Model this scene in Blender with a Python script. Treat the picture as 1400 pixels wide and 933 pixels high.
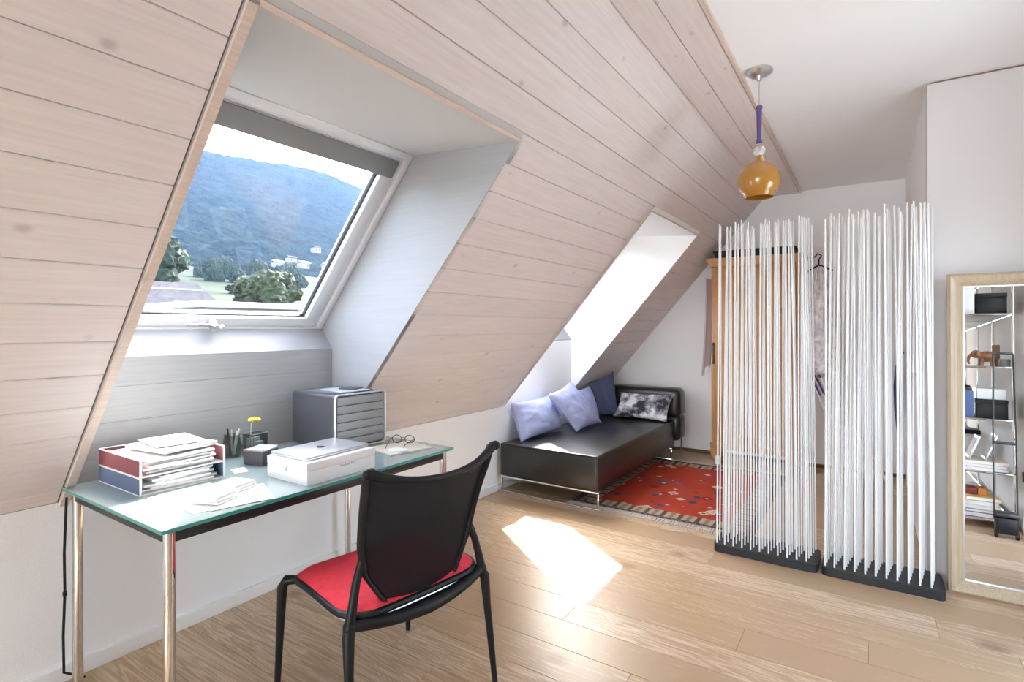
import bpy, bmesh, math, random
from mathutils import Vector, Matrix, noise
random.seed(7)
for o in list(bpy.data.objects): bpy.data.objects.remove(o)
S = bpy.context.scene
COL = S.collection
R = math.radians

# ------------------------------------------------------------------ camera, sky, sun, exposure
cam_d = bpy.data.cameras.new('camera'); cam = bpy.data.objects.new('camera', cam_d); COL.objects.link(cam)
cam.location = (2.506, 0, 1.32); cam.rotation_euler = (R(90), 0, R(33.58))
cam_d.sensor_width = 36; cam_d.lens = 738 / 1400 * 36; cam_d.shift_y = -19.5 / 1400
cam_d.clip_start = 0.02; cam_d.clip_end = 5000
S.camera = cam
S.view_settings.view_transform = 'Standard'; S.view_settings.look = 'None'
S.view_settings.gamma = 1; S.view_settings.use_curve_mapping = False
S.view_settings.exposure = 1.08
S.cycles.max_bounces = 16; S.cycles.diffuse_bounces = 12; S.cycles.transparent_max_bounces = 16

SUN = Vector((0.42, -0.91, -1.0)).normalized()          # direction the sunlight travels
W = bpy.data.worlds.new('sky'); S.world = W; W.use_nodes = True
nt = W.node_tree; bg = nt.nodes['Background']
sky = nt.nodes.new('ShaderNodeTexSky'); sky.sky_type = 'NISHITA'; sky.sun_disc = False
sky.sun_elevation = math.asin(-SUN.z); sky.sun_rotation = math.atan2(-SUN.x, -SUN.y)
sky.air_density = 1.0; sky.dust_density = 3.0; sky.ozone_density = 1.0
hs_ = nt.nodes.new('ShaderNodeHueSaturation'); hs_.inputs['Saturation'].default_value = .62
nt.links.new(sky.outputs[0], hs_.inputs['Color']); nt.links.new(hs_.outputs[0], bg.inputs[0]); bg.inputs[1].default_value = 1.2
sd = bpy.data.lights.new('sun', 'SUN'); sd.energy = 9.0; sd.angle = R(0.6); sd.color = (1, .98, .95)
so = bpy.data.objects.new('sun', sd); COL.objects.link(so); so.rotation_euler = SUN.to_track_quat('-Z', 'Y').to_euler()
so.location = (-20, 40, 60)
# added area lamp behind the photographer, unseen fill for the room
ad = bpy.data.lights.new('added_fill', 'AREA'); ad.shape = 'RECTANGLE'; ad.size = 2.2; ad.size_y = 2.1; ad.energy = 85; ad.color = (.76, .90, 1)
ao = bpy.data.objects.new('added_fill', ad); COL.objects.link(ao); ao.location = (1.85, -5.55, .85); ao.rotation_euler = (R(135), 0, 0)

# ------------------------------------------------------------------ node helpers / materials
def new_mat(name):
    m = bpy.data.materials.new(name); m.use_nodes = True
    n = m.node_tree; return m, n, n.nodes['Principled BSDF']
def setp(b, **k):
    for a, v in k.items(): b.inputs[a.replace('_', ' ')].default_value = v
def mat(name, col, rough=.5, metal=0, bump=0, bscale=80, coat=0, spec=.5, var=0, vscale=5):
    m, n, b = new_mat(name)
    setp(b, Base_Color=(*col, 1), Roughness=rough, Metallic=metal)
    b.inputs['Specular IOR Level'].default_value = spec
    if coat: b.inputs['Coat Weight'].default_value = coat; b.inputs['Coat Roughness'].default_value = .05
    if bump or var:
        tc = n.nodes.new('ShaderNodeTexCoord')
    if bump:
        t = n.nodes.new('ShaderNodeTexNoise'); t.inputs['Scale'].default_value = bscale; t.inputs['Detail'].default_value = 4
        n.links.new(tc.outputs['Object'], t.inputs['Vector'])
        bp = n.nodes.new('ShaderNodeBump'); bp.inputs['Strength'].default_value = bump; bp.inputs['Distance'].default_value = .004
        n.links.new(t.outputs['Fac'], bp.inputs['Height']); n.links.new(bp.outputs[0], b.inputs['Normal'])
    if var:
        t = n.nodes.new('ShaderNodeTexNoise'); t.inputs['Scale'].default_value = vscale; t.inputs['Detail'].default_value = 5
        n.links.new(tc.outputs['Object'], t.inputs['Vector'])
        r = n.nodes.new('ShaderNodeValToRGB')
        r.color_ramp.elements[0].color = (*[c * (1 - var) for c in col], 1); r.color_ramp.elements[0].position = .3
        r.color_ramp.elements[1].color = (*[min(1, c * (1 + var)) for c in col], 1); r.color_ramp.elements[1].position = .7
        n.links.new(t.outputs['Fac'], r.inputs[0]); n.links.new(r.outputs[0], b.inputs['Base Color'])
    return m
def wood(name, dark, light, axis, knots=0, rough=.5, stretch=14, randomize=.12, knotcol=(.35, .3, .28), bump=.15, rings=0.35):
    """wood grain that runs along one axis of the piece; every piece gets its own cut of the pattern"""
    m, n, b = new_mat(name); N, L = n.nodes, n.links
    b.inputs['Roughness'].default_value = rough
    tc = N.new('ShaderNodeTexCoord'); oi = N.new('ShaderNodeObjectInfo')
    mul = N.new('ShaderNodeVectorMath'); mul.operation = 'SCALE'; mul.inputs[0].default_value = (37, 23, 51); L.new(oi.outputs['Random'], mul.inputs['Scale'])
    add = N.new('ShaderNodeVectorMath'); L.new(tc.outputs['Object'], add.inputs[0]); L.new(mul.outputs[0], add.inputs[1])
    mp = N.new('ShaderNodeMapping'); sc = [stretch] * 3; sc['xyz'.index(axis)] = stretch / 12; mp.inputs['Scale'].default_value = sc
    L.new(add.outputs[0], mp.inputs[0])
    t1 = N.new('ShaderNodeTexNoise'); t1.inputs['Scale'].default_value = 1; t1.inputs['Detail'].default_value = 7; t1.inputs['Distortion'].default_value = 1.2; L.new(mp.outputs[0], t1.inputs[0])
    mp2 = N.new('ShaderNodeMapping'); sc2 = [stretch * 9] * 3; sc2['xyz'.index(axis)] = stretch / 3; mp2.inputs['Scale'].default_value = sc2; L.new(add.outputs[0], mp2.inputs[0])
    t2 = N.new('ShaderNodeTexNoise'); t2.inputs['Scale'].default_value = 1; t2.inputs['Detail'].default_value = 3; L.new(mp2.outputs[0], t2.inputs[0])
    # cathedral rings from the broad noise
    ml = N.new('ShaderNodeMath'); ml.operation = 'MULTIPLY'; ml.inputs[1].default_value = 9; L.new(t1.outputs['Fac'], ml.inputs[0])
    fr = N.new('ShaderNodeMath'); fr.operation = 'PINGPONG'; fr.inputs[1].default_value = .5; L.new(ml.outputs[0], fr.inputs[0])
    mx = N.new('ShaderNodeMath'); mx.operation = 'MULTIPLY_ADD'; L.new(fr.outputs[0], mx.inputs[0]); mx.inputs[1].default_value = rings * 2
    L.new(t2.outputs['Fac'], mx.inputs[2])
    ad_ = N.new('ShaderNodeMath'); ad_.operation = 'MULTIPLY_ADD'; L.new(oi.outputs['Random'], ad_.inputs[0]); ad_.inputs[1].default_value = randomize * 3; L.new(mx.outputs[0], ad_.inputs[2])
    rp = N.new('ShaderNodeValToRGB'); rp.color_ramp.elements[0].color = (*light, 1); rp.color_ramp.elements[0].position = .3
    rp.color_ramp.elements[1].color = (*dark, 1); rp.color_ramp.elements[1].position = 1.0 + randomize
    L.new(ad_.outputs[0], rp.inputs[0]); out = rp.outputs[0]
    if knots:
        mp3 = N.new('ShaderNodeMapping'); sc3 = [knots] * 3; sc3['xyz'.index(axis)] = knots * .7; mp3.inputs['Scale'].default_value = sc3; L.new(add.outputs[0], mp3.inputs[0])
        v = N.new('ShaderNodeTexVoronoi'); v.inputs['Scale'].default_value = 1; v.inputs['Randomness'].default_value = 1; L.new(mp3.outputs[0], v.inputs[0])
        cr = N.new('ShaderNodeValToRGB'); cr.color_ramp.elements[0].position = .05; cr.color_ramp.elements[0].color = (1, 1, 1, 1)
        cr.color_ramp.elements[1].position = .14; cr.color_ramp.elements[1].color = (0, 0, 0, 1); L.new(v.outputs['Distance'], cr.inputs[0])
        sp = N.new('ShaderNodeSeparateColor'); L.new(v.outputs['Color'], sp.inputs[0])
        pk = N.new('ShaderNodeMath'); pk.operation = 'GREATER_THAN'; pk.inputs[1].default_value = .35; L.new(sp.outputs[0], pk.inputs[0])
        km = N.new('ShaderNodeMath'); km.operation = 'MULTIPLY'; L.new(cr.outputs[0], km.inputs[0]); L.new(pk.outputs[0], km.inputs[1])
        kk = N.new('ShaderNodeMath'); kk.operation = 'MULTIPLY'; kk.inputs[1].default_value = .6; L.new(km.outputs[0], kk.inputs[0])
        mc = N.new('ShaderNodeMix'); mc.data_type = 'RGBA'; L.new(kk.outputs[0], mc.inputs['Factor']); L.new(out, mc.inputs[6]); mc.inputs[7].default_value = (*knotcol, 1)
        out = mc.outputs[2]
    L.new(out, b.inputs['Base Color'])
    bp = N.new('ShaderNodeBump'); bp.inputs['Strength'].default_value = bump; bp.inputs['Distance'].default_value = .001
    L.new(mx.outputs[0], bp.inputs['Height']); L.new(bp.outputs[0], b.inputs['Normal'])
    return m
def glass_mat(name, tint=(1, 1, 1), gloss=.06):
    m = bpy.data.materials.new(name); m.use_nodes = True; n = m.node_tree; N, L = n.nodes, n.links
    N.remove(N['Principled BSDF']); o = N['Material Output']
    t = N.new('ShaderNodeBsdfTransparent'); t.inputs[0].default_value = (*tint, 1)
    g = N.new('ShaderNodeBsdfGlossy'); g.inputs['Roughness'].default_value = .01
    lw = N.new('ShaderNodeLayerWeight'); lw.inputs[0].default_value = .5
    pw = N.new('ShaderNodeMath'); pw.operation = 'POWER'; pw.inputs[1].default_value = 5; L.new(lw.outputs['Facing'], pw.inputs[0])
    ma = N.new('ShaderNodeMath'); ma.operation = 'MULTIPLY_ADD'; ma.inputs[1].default_value = .8; ma.inputs[2].default_value = gloss * .6; L.new(pw.outputs[0], ma.inputs[0])
    x = N.new('ShaderNodeMixShader'); L.new(ma.outputs[0], x.inputs[0]); L.new(t.outputs[0], x.inputs[1]); L.new(g.outputs[0], x.inputs[2])
    L.new(x.outputs[0], o.inputs[0]); return m

M = {}
M['plaster'] = mat('white_plaster', (.89, .885, .885), .9, bump=.25, bscale=160, spec=.2)
M['paint'] = mat('white_paint', (.86, .845, .835), .55, spec=.3)
M['ceil'] = mat('ceiling_white', (.88, .88, .88), .9, spec=.1)
M['plank'] = wood('whitewashed_pine', (.69, .62, .60), (.80, .735, .715), 'y', knots=8, rough=.55, stretch=10, randomize=.05, knotcol=(.42, .37, .37), bump=.05, rings=.12)
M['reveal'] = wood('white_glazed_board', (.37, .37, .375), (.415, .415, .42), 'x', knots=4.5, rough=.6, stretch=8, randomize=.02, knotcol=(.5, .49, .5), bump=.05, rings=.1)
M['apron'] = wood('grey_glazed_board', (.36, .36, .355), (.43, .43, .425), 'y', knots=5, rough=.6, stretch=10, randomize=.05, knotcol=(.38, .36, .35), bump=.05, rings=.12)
M['trimwood'] = wood('pale_pine_trim', (.62, .49, .42), (.76, .64, .56), 'y', knots=7, rough=.5, randomize=.03, rings=.15)
M['groove'] = mat('dark_groove', (.34, .23, .18), .9)
M['oak'] = wood('oiled_oak', (.46, .31, .18), (.81, .645, .475), 'x', knots=2.6, rough=.33, stretch=13, randomize=.22, knotcol=(.22, .12, .06), bump=.12, rings=.42)
M['oakgap'] = mat('floor_subfloor', (.18, .10, .05), .9)
M['sash'] = mat('window_white_lacquer', (.74, .75, .77), .35)
M['flap'] = mat('window_grey_bar', (.22, .22, .22), .5)
M['gasket'] = mat('black_rubber', (.02, .02, .022), .6)
M['pane'] = glass_mat('window_glass', (.96, .98, .99))
M['chrome'] = mat('chrome', (.82, .81, .80), .07, 1)
M['steel'] = mat('brushed_steel', (.62, .62, .62), .3, 1)
M['black'] = mat('black_plastic', (.010, .010, .011), .45, spec=.3)
M['blacksteel'] = mat('black_powder_steel', (.02, .02, .02), .35)
M['leather'] = mat('black_leather', (.012, .011, .010), .34, bump=.03, bscale=220, spec=.5, coat=.3)
M['leather'].node_tree.nodes['Principled BSDF'].inputs['Coat Roughness'].default_value = .22
M['redfab'] = mat('red_seat_fabric', (.74, .035, .06), .85, bump=.4, bscale=500, var=.1, vscale=30)
M['blue'] = mat('blue_cotton', (.42, .46, .70), .9, bump=.35, bscale=60, var=.08, vscale=9, spec=.2)
M['navy_shade'] = mat('shaded_blue_navy_cloth', (.075, .09, .17), .9, bump=.35, bscale=60, var=.1, vscale=9, spec=.2)  # corner cushion's shade mixed into its blue; also plain umbrella cloth
M['white'] = mat('white_plastic', (.80, .80, .79), .35)
M['paper'] = mat('white_paper', (.83, .83, .82), .8, spec=.2)
M['paper2'] = mat('grey_white_paper', (.62, .62, .62), .8, spec=.2, var=.15, vscale=40)
M['cream'] = mat('cream_paper', (.74, .68, .55), .8)
M['dgrey'] = mat('anthracite', (.075, .075, .085), .45)
M['mgrey'] = mat('mid_grey_plastic', (.20, .20, .205), .4)
M['silver'] = mat('silver_aluminium', (.75, .76, .78), .28, .75)
M['goldframe'] = wood('champagne_wood', (.37, .275, .17), (.55, .44, .30), 'z', rough=.32, randomize=.02, rings=.1, bump=.05)
M['mirror'] = mat('mirror_silver', (.93, .94, .94), .0, 1)
M['rod'] = mat('white_fibre_rod', (.86, .86, .85), .4)

# ------------------------------------------------------------------ mesh helpers
class MB:
    def __init__(s): s.b = bmesh.new(); s.mi = 0
    def _new(s, geom, mtx, mi=None):
        vs = [g for g in geom if isinstance(g, bmesh.types.BMVert)]
        bmesh.ops.transform(s.b, matrix=mtx, verts=vs)
        if mi is not None:
            for f in {f for v in vs for f in v.link_faces}: f.material_index = mi
        return vs
    def box(s, lo, hi, bev=0, seg=2, rot=None, mi=None):
        lo, hi = Vector(lo), Vector(hi); c = (lo + hi) / 2; d = hi - lo
        t = bmesh.new(); bmesh.ops.create_cube(t, size=1)
        bmesh.ops.scale(t, vec=d, verts=t.verts)
        if bev: bmesh.ops.bevel(t, geom=t.edges[:], offset=min(bev, min(d) * .49), segments=seg, affect='EDGES', profile=.5)
        s.merge(t, Matrix.Translation(c) @ (rot.to_matrix().to_4x4() if rot else Matrix()), mi); return s
    def merge(s, t, mtx=Matrix(), mi=None):
        bmesh.ops.transform(t, matrix=mtx, verts=t.verts)
        if mi is not None:
            for f in t.faces: f.material_index = mi
        me = bpy.data.meshes.new('tmp'); t.to_mesh(me); t.free(); s.b.from_mesh(me); bpy.data.meshes.remove(me)
    def cyl(s, p0, p1, r0, r1=None, n=16, mi=None):
        p0, p1 = Vector(p0), Vector(p1); r1 = r0 if r1 is None else r1
        t = bmesh.new(); d = p1 - p0
        bmesh.ops.create_cone(t, cap_ends=True, segments=n, radius1=r0, radius2=r1, depth=d.length)
        s.merge(t, Matrix.Translation((p0 + p1) / 2) @ d.to_track_quat('Z', 'Y').to_matrix().to_4x4(), mi); return s
    def sph(s, c, r, sc=(1, 1, 1), u=16, v=10, mi=None):
        t = bmesh.new(); bmesh.ops.create_uvsphere(t, u_segments=u, v_segments=v, radius=r)
        s.merge(t, Matrix.Translation(c) @ Matrix.Diagonal((*sc, 1)), mi); return s
    def tube(s, pts, r, n=10, closed=False, flat=1, mi=None):
        pts = [Vector(p) for p in pts]; N = len(pts); rs = r if isinstance(r, (list, tuple)) else [r] * N
        rings = []; prev = None
        for i, p in enumerate(pts):
            a = pts[(i - 1) % N] if (closed or i) else p; c = pts[(i + 1) % N] if (closed or i < N - 1) else p
            t = (c - a).normalized()
            if prev is None:
                ref = Vector((0, 0, 1)) if abs(t.z) < .9 else Vector((0, 1, 0)); x = t.cross(ref).normalized()
            else:
                x = prev - t * prev.dot(t); x.normalize()
            prev = x; y = t.cross(x)
            rings.append([s.b.verts.new(p + (x * math.cos(k * 2 * math.pi / n) + y * flat * math.sin(k * 2 * math.pi / n)) * rs[i]) for k in range(n)])
        seq = list(zip(rings, rings[1:])) + ([(rings[-1], rings[0])] if closed else [])
        for A, B in seq:
            for k in range(n):
                f = s.b.faces.new((A[k], A[(k + 1) % n], B[(k + 1) % n], B[k]))
                if mi is not None: f.material_index = mi
        if not closed: s.b.faces.new(rings[0][::-1]); s.b.faces.new(rings[-1])
        return s
    def lathe(s, prof, c=(0, 0, 0), n=32, mi=None):
        c = Vector(c); rings = []
        for r, z in prof:
            rings.append([s.b.verts.new(c + Vector((max(r, 1e-4) * math.cos(k * 2 * math.pi / n), max(r, 1e-4) * math.sin(k * 2 * math.pi / n), z))) for k in range(n)])
        for A, B in zip(rings, rings[1:]):
            for k in range(n):
                f = s.b.faces.new((A[k], A[(k + 1) % n], B[(k + 1) % n], B[k]))
                if mi is not None: f.material_index = mi
        return s
    def prism(s, poly, axis, a, b, mi=None):
        """poly: 2-D outline; axis 'x': (y,z), 'y': (x,z), 'z': (x,y)"""
        def P(q, h): return {'x': (h, q[0], q[1]), 'y': (q[0], h, q[1]), 'z': (q[0], q[1], h)}[axis]
        A = [s.b.verts.new(P(q, a)) for q in poly]; B = [s.b.verts.new(P(q, b)) for q in poly]
        n = len(poly); fs = [s.b.faces.new(A), s.b.faces.new(B[::-1])]
        for k in range(n): fs.append(s.b.faces.new((A[k], B[k], B[(k + 1) % n], A[(k + 1) % n])))
        if mi is not None:
            for f in fs: f.material_index = mi
        return s
    def grid(s, fn, nu, nv, mi=None):
        g = [[s.b.verts.new(fn(i / nu, j / nv)) for j in range(nv + 1)] for i in range(nu + 1)]
        for i in range(nu):
            for j in range(nv):
                f = s.b.faces.new((g[i][j], g[i + 1][j], g[i + 1][j + 1], g[i][j + 1]))
                if mi is not None: f.material_index = mi
        return s
    def build(s, name, m, parent=None, loc=None, smooth=True, rot=None, weld=0):
        if weld: bmesh.ops.remove_doubles(s.b, verts=s.b.verts, dist=weld)
        bmesh.ops.recalc_face_normals(s.b, faces=s.b.faces)
        me = bpy.data.meshes.new(name); s.b.to_mesh(me); s.b.free()
        for mm in (m if isinstance(m, (list, tuple)) else [m]): me.materials.append(M[mm] if isinstance(mm, str) else mm)
        if smooth:
            me.polygons.foreach_set('use_smooth', [True] * len(me.polygons))
            me.set_sharp_from_angle(angle=R(40))
        return link(name, me, parent, loc, rot)
def link(name, me, parent=None, loc=None, rot=None):
    o = bpy.data.objects.new(name, me); COL.objects.link(o); o.parent = parent
    if loc is not None: o.location = loc
    if rot is not None: o.rotation_euler = rot
    return o
def tag(o, label=None, cat=None, group=None, kind=None):
    if label: o['label'] = label
    if cat: o['category'] = cat
    if group: o['group'] = group
    if kind: o['kind'] = kind
    return o
def thing(name, label, cat, loc=(0, 0, 0), rz=0, group=None):
    o = bpy.data.objects.new(name, None); COL.objects.link(o); o.location = loc; o.rotation_euler = (0, 0, rz); o.empty_display_size = .1
    return tag(o, label, cat, group)
def struct(name, loc=(0, 0, 0)):
    o = bpy.data.objects.new(name, None); COL.objects.link(o); o.location = loc; o['kind'] = 'structure'; return o
def text_mesh(body, size, extrude=.0004):
    c = bpy.data.curves.new('txt', 'FONT'); c.body = body; c.size = size; c.align_x = 'CENTER'; c.align_y = 'CENTER'; c.extrude = extrude
    o = bpy.data.objects.new('txt', c); COL.objects.link(o)
    me = bpy.data.meshes.new_from_object(o.evaluated_get(bpy.context.evaluated_depsgraph_get())) if False else None
    bpy.context.view_layer.update()
    me = bpy.data.meshes.new_from_object(o); bpy.data.objects.remove(o); return me

# ------------------------------------------------------------------ room dimensions
Y0, YE, XR, ZC, ZK = -6.4, 5.80, 3.40, 2.61, .668
XB = 1.655                                           # slope meets the flat ceiling
AL = math.atan2(ZC - ZK, XB); LS = math.hypot(XB, ZC - ZK); ca, sa = math.cos(AL), math.sin(AL)
def SL(a, y, n=0): return Vector((a * ca - n * sa, y, ZK + a * sa + n * ca))    # point on the roof slope; n > 0 outwards
W1 = (.765, 1.96); W2 = (3.66, 4.85); ATOP = 1.91     # skylight openings along the wall, top of the opening up the slope

# floor -------------------------------------------------------------------
floor = MB().box((-.1, Y0 - .1, -.12), (XR + .1, YE + .1, -.014)).build('floor', 'oakgap', smooth=False); tag(floor, kind='structure')
PW = .19; meshes = {}
def floor_plank(L):
    L = round(L, 3)
    if L not in meshes:
        mb = MB(); h = L / 2 - .0006; w = PW / 2 - .0006; e = .0012
        vs = [mb.b.verts.new(p) for p in [(-h, -w, -.014), (h, -w, -.014), (h, w, -.014), (-h, w, -.014), (-h, -w, -e), (h, -w, -e), (h, w, -e), (-h, w, -e),
                                          (-h + e, -w + e, 0), (h - e, -w + e, 0), (h - e, w - e, 0), (-h + e, w - e, 0)]]
        for a, b in ((0, 4), (4, 8)):
            for k in range(4): mb.b.faces.new([vs[a + k], vs[a + (k + 1) % 4], vs[b + (k + 1) % 4], vs[b + k]])
        mb.b.faces.new(vs[8:12])
        o = mb.build('plank', 'oak', smooth=False); meshes[L] = o.data; bpy.data.objects.remove(o)
    return meshes[L]
y = Y0; row = 0
while y < YE - .01:
    cuts = [0]; x = [.85, 1.75, .35, 1.35, 2.05, .6, 1.1][row % 7]
    while x < XR - .2: cuts.append(x); x += 1.9
    cuts.append(XR)
    for a, b in zip(cuts, cuts[1:]):
        link('plank', floor_plank(b - a), floor, ((a + b) / 2, y + PW / 2, 0))
    y += PW; row += 1

# walls -------------------------------------------------------------------
tag(MB().box((-.12, Y0, -.02), (0, YE, ZK)).build('wall_left', 'plaster', smooth=False), kind='structure')
tag(MB().box((-.3, YE, -.02), (XR + .1, YE + .12, 3.0)).build('wall_end', 'plaster', smooth=False), kind='structure')
DA, DB = 2.20, 3.00                                  # unseen glazed door added in the right-hand wall to let in light
tag(MB().box((XR, Y0, -.02), (XR + .12, DA, 3.0)).box((XR, DB, -.02), (XR + .12, 3.6, 3.0)).box((XR, DA, 2.06), (XR + .12, DB, 3.0)).box((XR, DA, -.02), (XR + .12, DB, .03)).build('wall_right', 'plaster', smooth=False), kind='structure')
d2 = struct('added_light_door')
fr = MB()
for (a, b), (c, d) in (((DA, DA + .06), (.03, 2.06)), ((DB - .06, DB), (.03, 2.06)), ((DA + .06, DB - .06), (2.00, 2.06)), ((DA + .06, DB - .06), (.03, .10))): fr.box((XR + .04, a, c), (XR + .09, b, d), .004)
fr.build('door_frame', 'sash', d2); MB().box((XR + .062, DA + .06, .10), (XR + .068, DB - .06, 2.00)).build('pane', 'pane', d2, smooth=False)
MB().cyl((XR + .04, DA + .03, 1.05), (XR - .01, DA + .03, 1.05), .008).cyl((XR - .008, DA + .03, 1.05), (XR - .008, DA + .14, 1.05), .007).build('door_handle', 'steel', d2)
tag(MB().box((XR + .12, -1.0, -.15), (9.5, 6.0, -.03)).build('added_bounce_slab', mat('pale_bounce_slab', (.72, .72, .70), .8), smooth=False), kind='structure')  # unseen pale slab added to bounce sunlight up to the ceiling
# built-in closet block: front wall (mirror side) and its flank towards the daybed corner
tag(MB().box((2.757, 3.588, -.02), (XR + .1, 3.70, ZC - .012)).build('wall_mirror', mat('warm_white_paint', (.71, .68, .67), .6, spec=.3), smooth=False), kind='structure')
tag(MB().box((2.757, 3.70, -.02), (2.857, YE, ZC)).build('wall_closet', 'plaster', smooth=False), kind='structure')
tag(MB().box((2.77, 3.60, ZC - .014), (XR, 3.68, ZC)).build('shadow_gap', 'groove', smooth=False), kind='structure')  # dark strip painted as the shade in the gap below the ceiling
# gable wall behind the camera, its glazed opening added to let in light
gw = MB()
gw.box((-.1, Y0 - .12, -.02), (.70, Y0, 3)); gw.box((3.00, Y0 - .12, -.02), (XR + .1, Y0, 3)); gw.box((.70, Y0 - .12, 2.30), (3.00, Y0, 3)); gw.box((.70, Y0 - .12, -.02), (3.00, Y0, .04))
tag(gw.build('wall_gable', 'plaster', smooth=False), kind='structure')
w3 = struct('added_light_window')
fr = MB()
for a, b in (((.70, .04), (.77, 2.30)), ((2.93, .04), (3.00, 2.30)), ((.77, 2.23), (2.93, 2.30)), ((.77, .04), (2.93, .11)), ((1.815, .11), (1.885, 2.23))):
    fr.box((a[0], Y0 - .09, a[1]), (b[0], Y0 - .03, b[1]), .004)
fr.build('window_frame', 'sash', w3)
for a, b in ((.77, 1.815), (1.885, 2.93)): MB().box((a, Y0 - .065, .11), (b, Y0 - .055, 2.23)).build('pane', 'pane', w3, smooth=False)
# ceiling
ceil = MB().box((XB - .02, Y0 - .1, ZC), (XR + .1, YE + .1, ZC + .1)).build('ceiling', 'ceil', smooth=False); tag(ceil, kind='structure')
XS = 1.967
for k, (a, b) in enumerate(((XB, 1.80), (1.80, 1.945))):
    w = (b - a) / 2 - .002
    MB().prism([(-w, 0), (w, 0), (w, -.012), (w - .003, -.0155), (-w + .003, -.0155), (-w, -.012)], 'y', -(YE - Y0) / 2, (YE - Y0) / 2).build('plank', 'plank', ceil, ((a + b) / 2, (YE + Y0) / 2, ZC), smooth=False)
MB().box((-.0095, -(YE - Y0) / 2, -.022), (.0095, (YE - Y0) / 2, 0), .003).build('edge_strip', 'trimwood', ceil, (1.957, (YE + Y0) / 2, ZC))
# baseboards and end shade strip
tag(MB().box((0, Y0, 0), (.014, YE, .06), .003).build('baseboard_left', 'paint'), kind='structure')
tag(MB().box((0, YE - .012, 0), (2.757, YE, .035), .002).build('end_shade_strip', 'oakgap'), kind='structure')  # dark strip drawn for the shade along the foot of the end wall
tag(MB().box((XR - .014, Y0, 0), (XR, DA - .01, .06), .003).build('baseboard_right', 'paint'), kind='structure')
# flush door in the closet flank
d1 = struct('door_1')
MB().box((2.750, 4.02, .005), (2.760, 4.86, 2.06), .002).build('door_leaf', 'paint', d1)
MB().cyl((2.752, 4.10, 1.03), (2.70, 4.10, 1.03), .009).cyl((2.703, 4.10, 1.03), (2.703, 4.22, 1.03), .008).build('door_handle', 'steel', d1)

# slope: backing and planks -------------------------------------------------
def slab(mb, a0, a1, y0, y1, n0, n1):
    P = [SL(a, y, n) for n in (n0, n1) for a, y in ((a0, y0), (a1, y0), (a1, y1), (a0, y1))]
    v = [mb.b.verts.new(p) for p in P]
    for f in ((0, 1, 2, 3), (7, 6, 5, 4), (0, 4, 5, 1), (1, 5, 6, 2), (2, 6, 7, 3), (3, 7, 4, 0)): mb.b.faces.new([v[i] for i in f])
mb = MB()
for y0, y1 in ((Y0 - .1, W1[0] - .01), (W1[1] + .01, W2[0] - .01), (W2[1] + .01, YE + .1)): slab(mb, -.25, ATOP + .01, y0, y1, .016, .10)
slab(mb, ATOP + .01, LS + .12, Y0 - .1, YE + .1, .016, .10)
slope = mb.build('wall_slope', 'groove', smooth=False); tag(slope, kind='structure')
edges = [0] + [.071 + .1445 * i for i in range(17)] + [LS]
SROT = Matrix(((ca, 0, -sa), (0, 1, 0), (sa, 0, ca))).to_euler()
def slope_plank(a0, a1, y0, y1):
    h = (a1 - a0) / 2; g = .0008; c = .0028; L = (y1 - y0) / 2
    o = MB().prism([(-h + g, .016), (-h + g, c), (-h + g + c, 0), (h - g - c, 0), (h - g, c), (h - g, .016)], 'y', -L, L).build('plank', 'plank', slope, SL((a0 + a1) / 2, (y0 + y1) / 2), smooth=False)
    o.rotation_euler = SROT
GAP = .034
segs = [(Y0, W1[0] - GAP), (W1[1] + .004, W2[0] - .012), (W2[1] + .004, YE)]
for a0, a1 in zip(edges, edges[1:]):
    if a1 <= ATOP:
        for y0, y1 in segs: slope_plank(a0, a1, y0, y1)
    elif a0 < ATOP:
        for y0, y1 in segs: slope_plank(a0, a1, y0, y1)
        slope_plank(ATOP + GAP * .6, a1, W1[0] - GAP, W1[1] + .004); slope_plank(ATOP + .014, a1, W2[0] - .012, W2[1] + .004)
    else: slope_plank(a0, a1, Y0, YE)

# skylights ------------------------------------------------------------------
PB = Vector((-.113, 0, 1.291)); PT = Vector((.62, 0, 2.17)); aw = (PT - PB).normalized(); nw = Vector((-aw.z, 0, aw.x)); LW = (PT - PB).length
OT = SL(ATOP, 0); SB = (-.004, 1.186)
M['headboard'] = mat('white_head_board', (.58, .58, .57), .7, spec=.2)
M['glarewhite'] = mat('glare_white_boards', (.90, .90, .90), .7, spec=.2)  # blown-out brightness of the far skylight put into its board colour
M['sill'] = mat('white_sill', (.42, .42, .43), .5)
def wbox(mb, a0, a1, y0, y1, n0, n1, bev=.004):
    t = bmesh.new(); bmesh.ops.create_cube(t, size=1); d = Vector((a1 - a0, y1 - y0, n1 - n0)); bmesh.ops.scale(t, vec=d, verts=t.verts)
    if bev: bmesh.ops.bevel(t, geom=t.edges[:], offset=bev, segments=2, affect='EDGES', profile=.5)
    bmesh.ops.translate(t, verts=t.verts, vec=((a0 + a1) / 2, (y0 + y1) / 2, (n0 + n1) / 2))
    mtx = Matrix(((aw.x, 0, nw.x, PB.x), (0, 1, 0, 0), (aw.z, 0, nw.z, PB.z), (0, 0, 0, 1)))
    mb.merge(t, mtx); return mb
def ring(mb, y0, y1, i0, i1, n0, n1, a0=0, a1=None, bev=.004):
    a1 = LW if a1 is None else a1
    wbox(mb, a0 + i0, a0 + i1, y0 + i0, y1 - i0, n0, n1, bev); wbox(mb, a1 - i1, a1 - i0, y0 + i0, y1 - i0, n0, n1, bev)
    wbox(mb, a0 + i1 - .002, a1 - i1 + .002, y0 + i0, y0 + i1, n0, n1, bev); wbox(mb, a0 + i1 - .002, a1 - i1 + .002, y1 - i1, y1 - i0, n0, n1, bev); return mb
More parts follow.
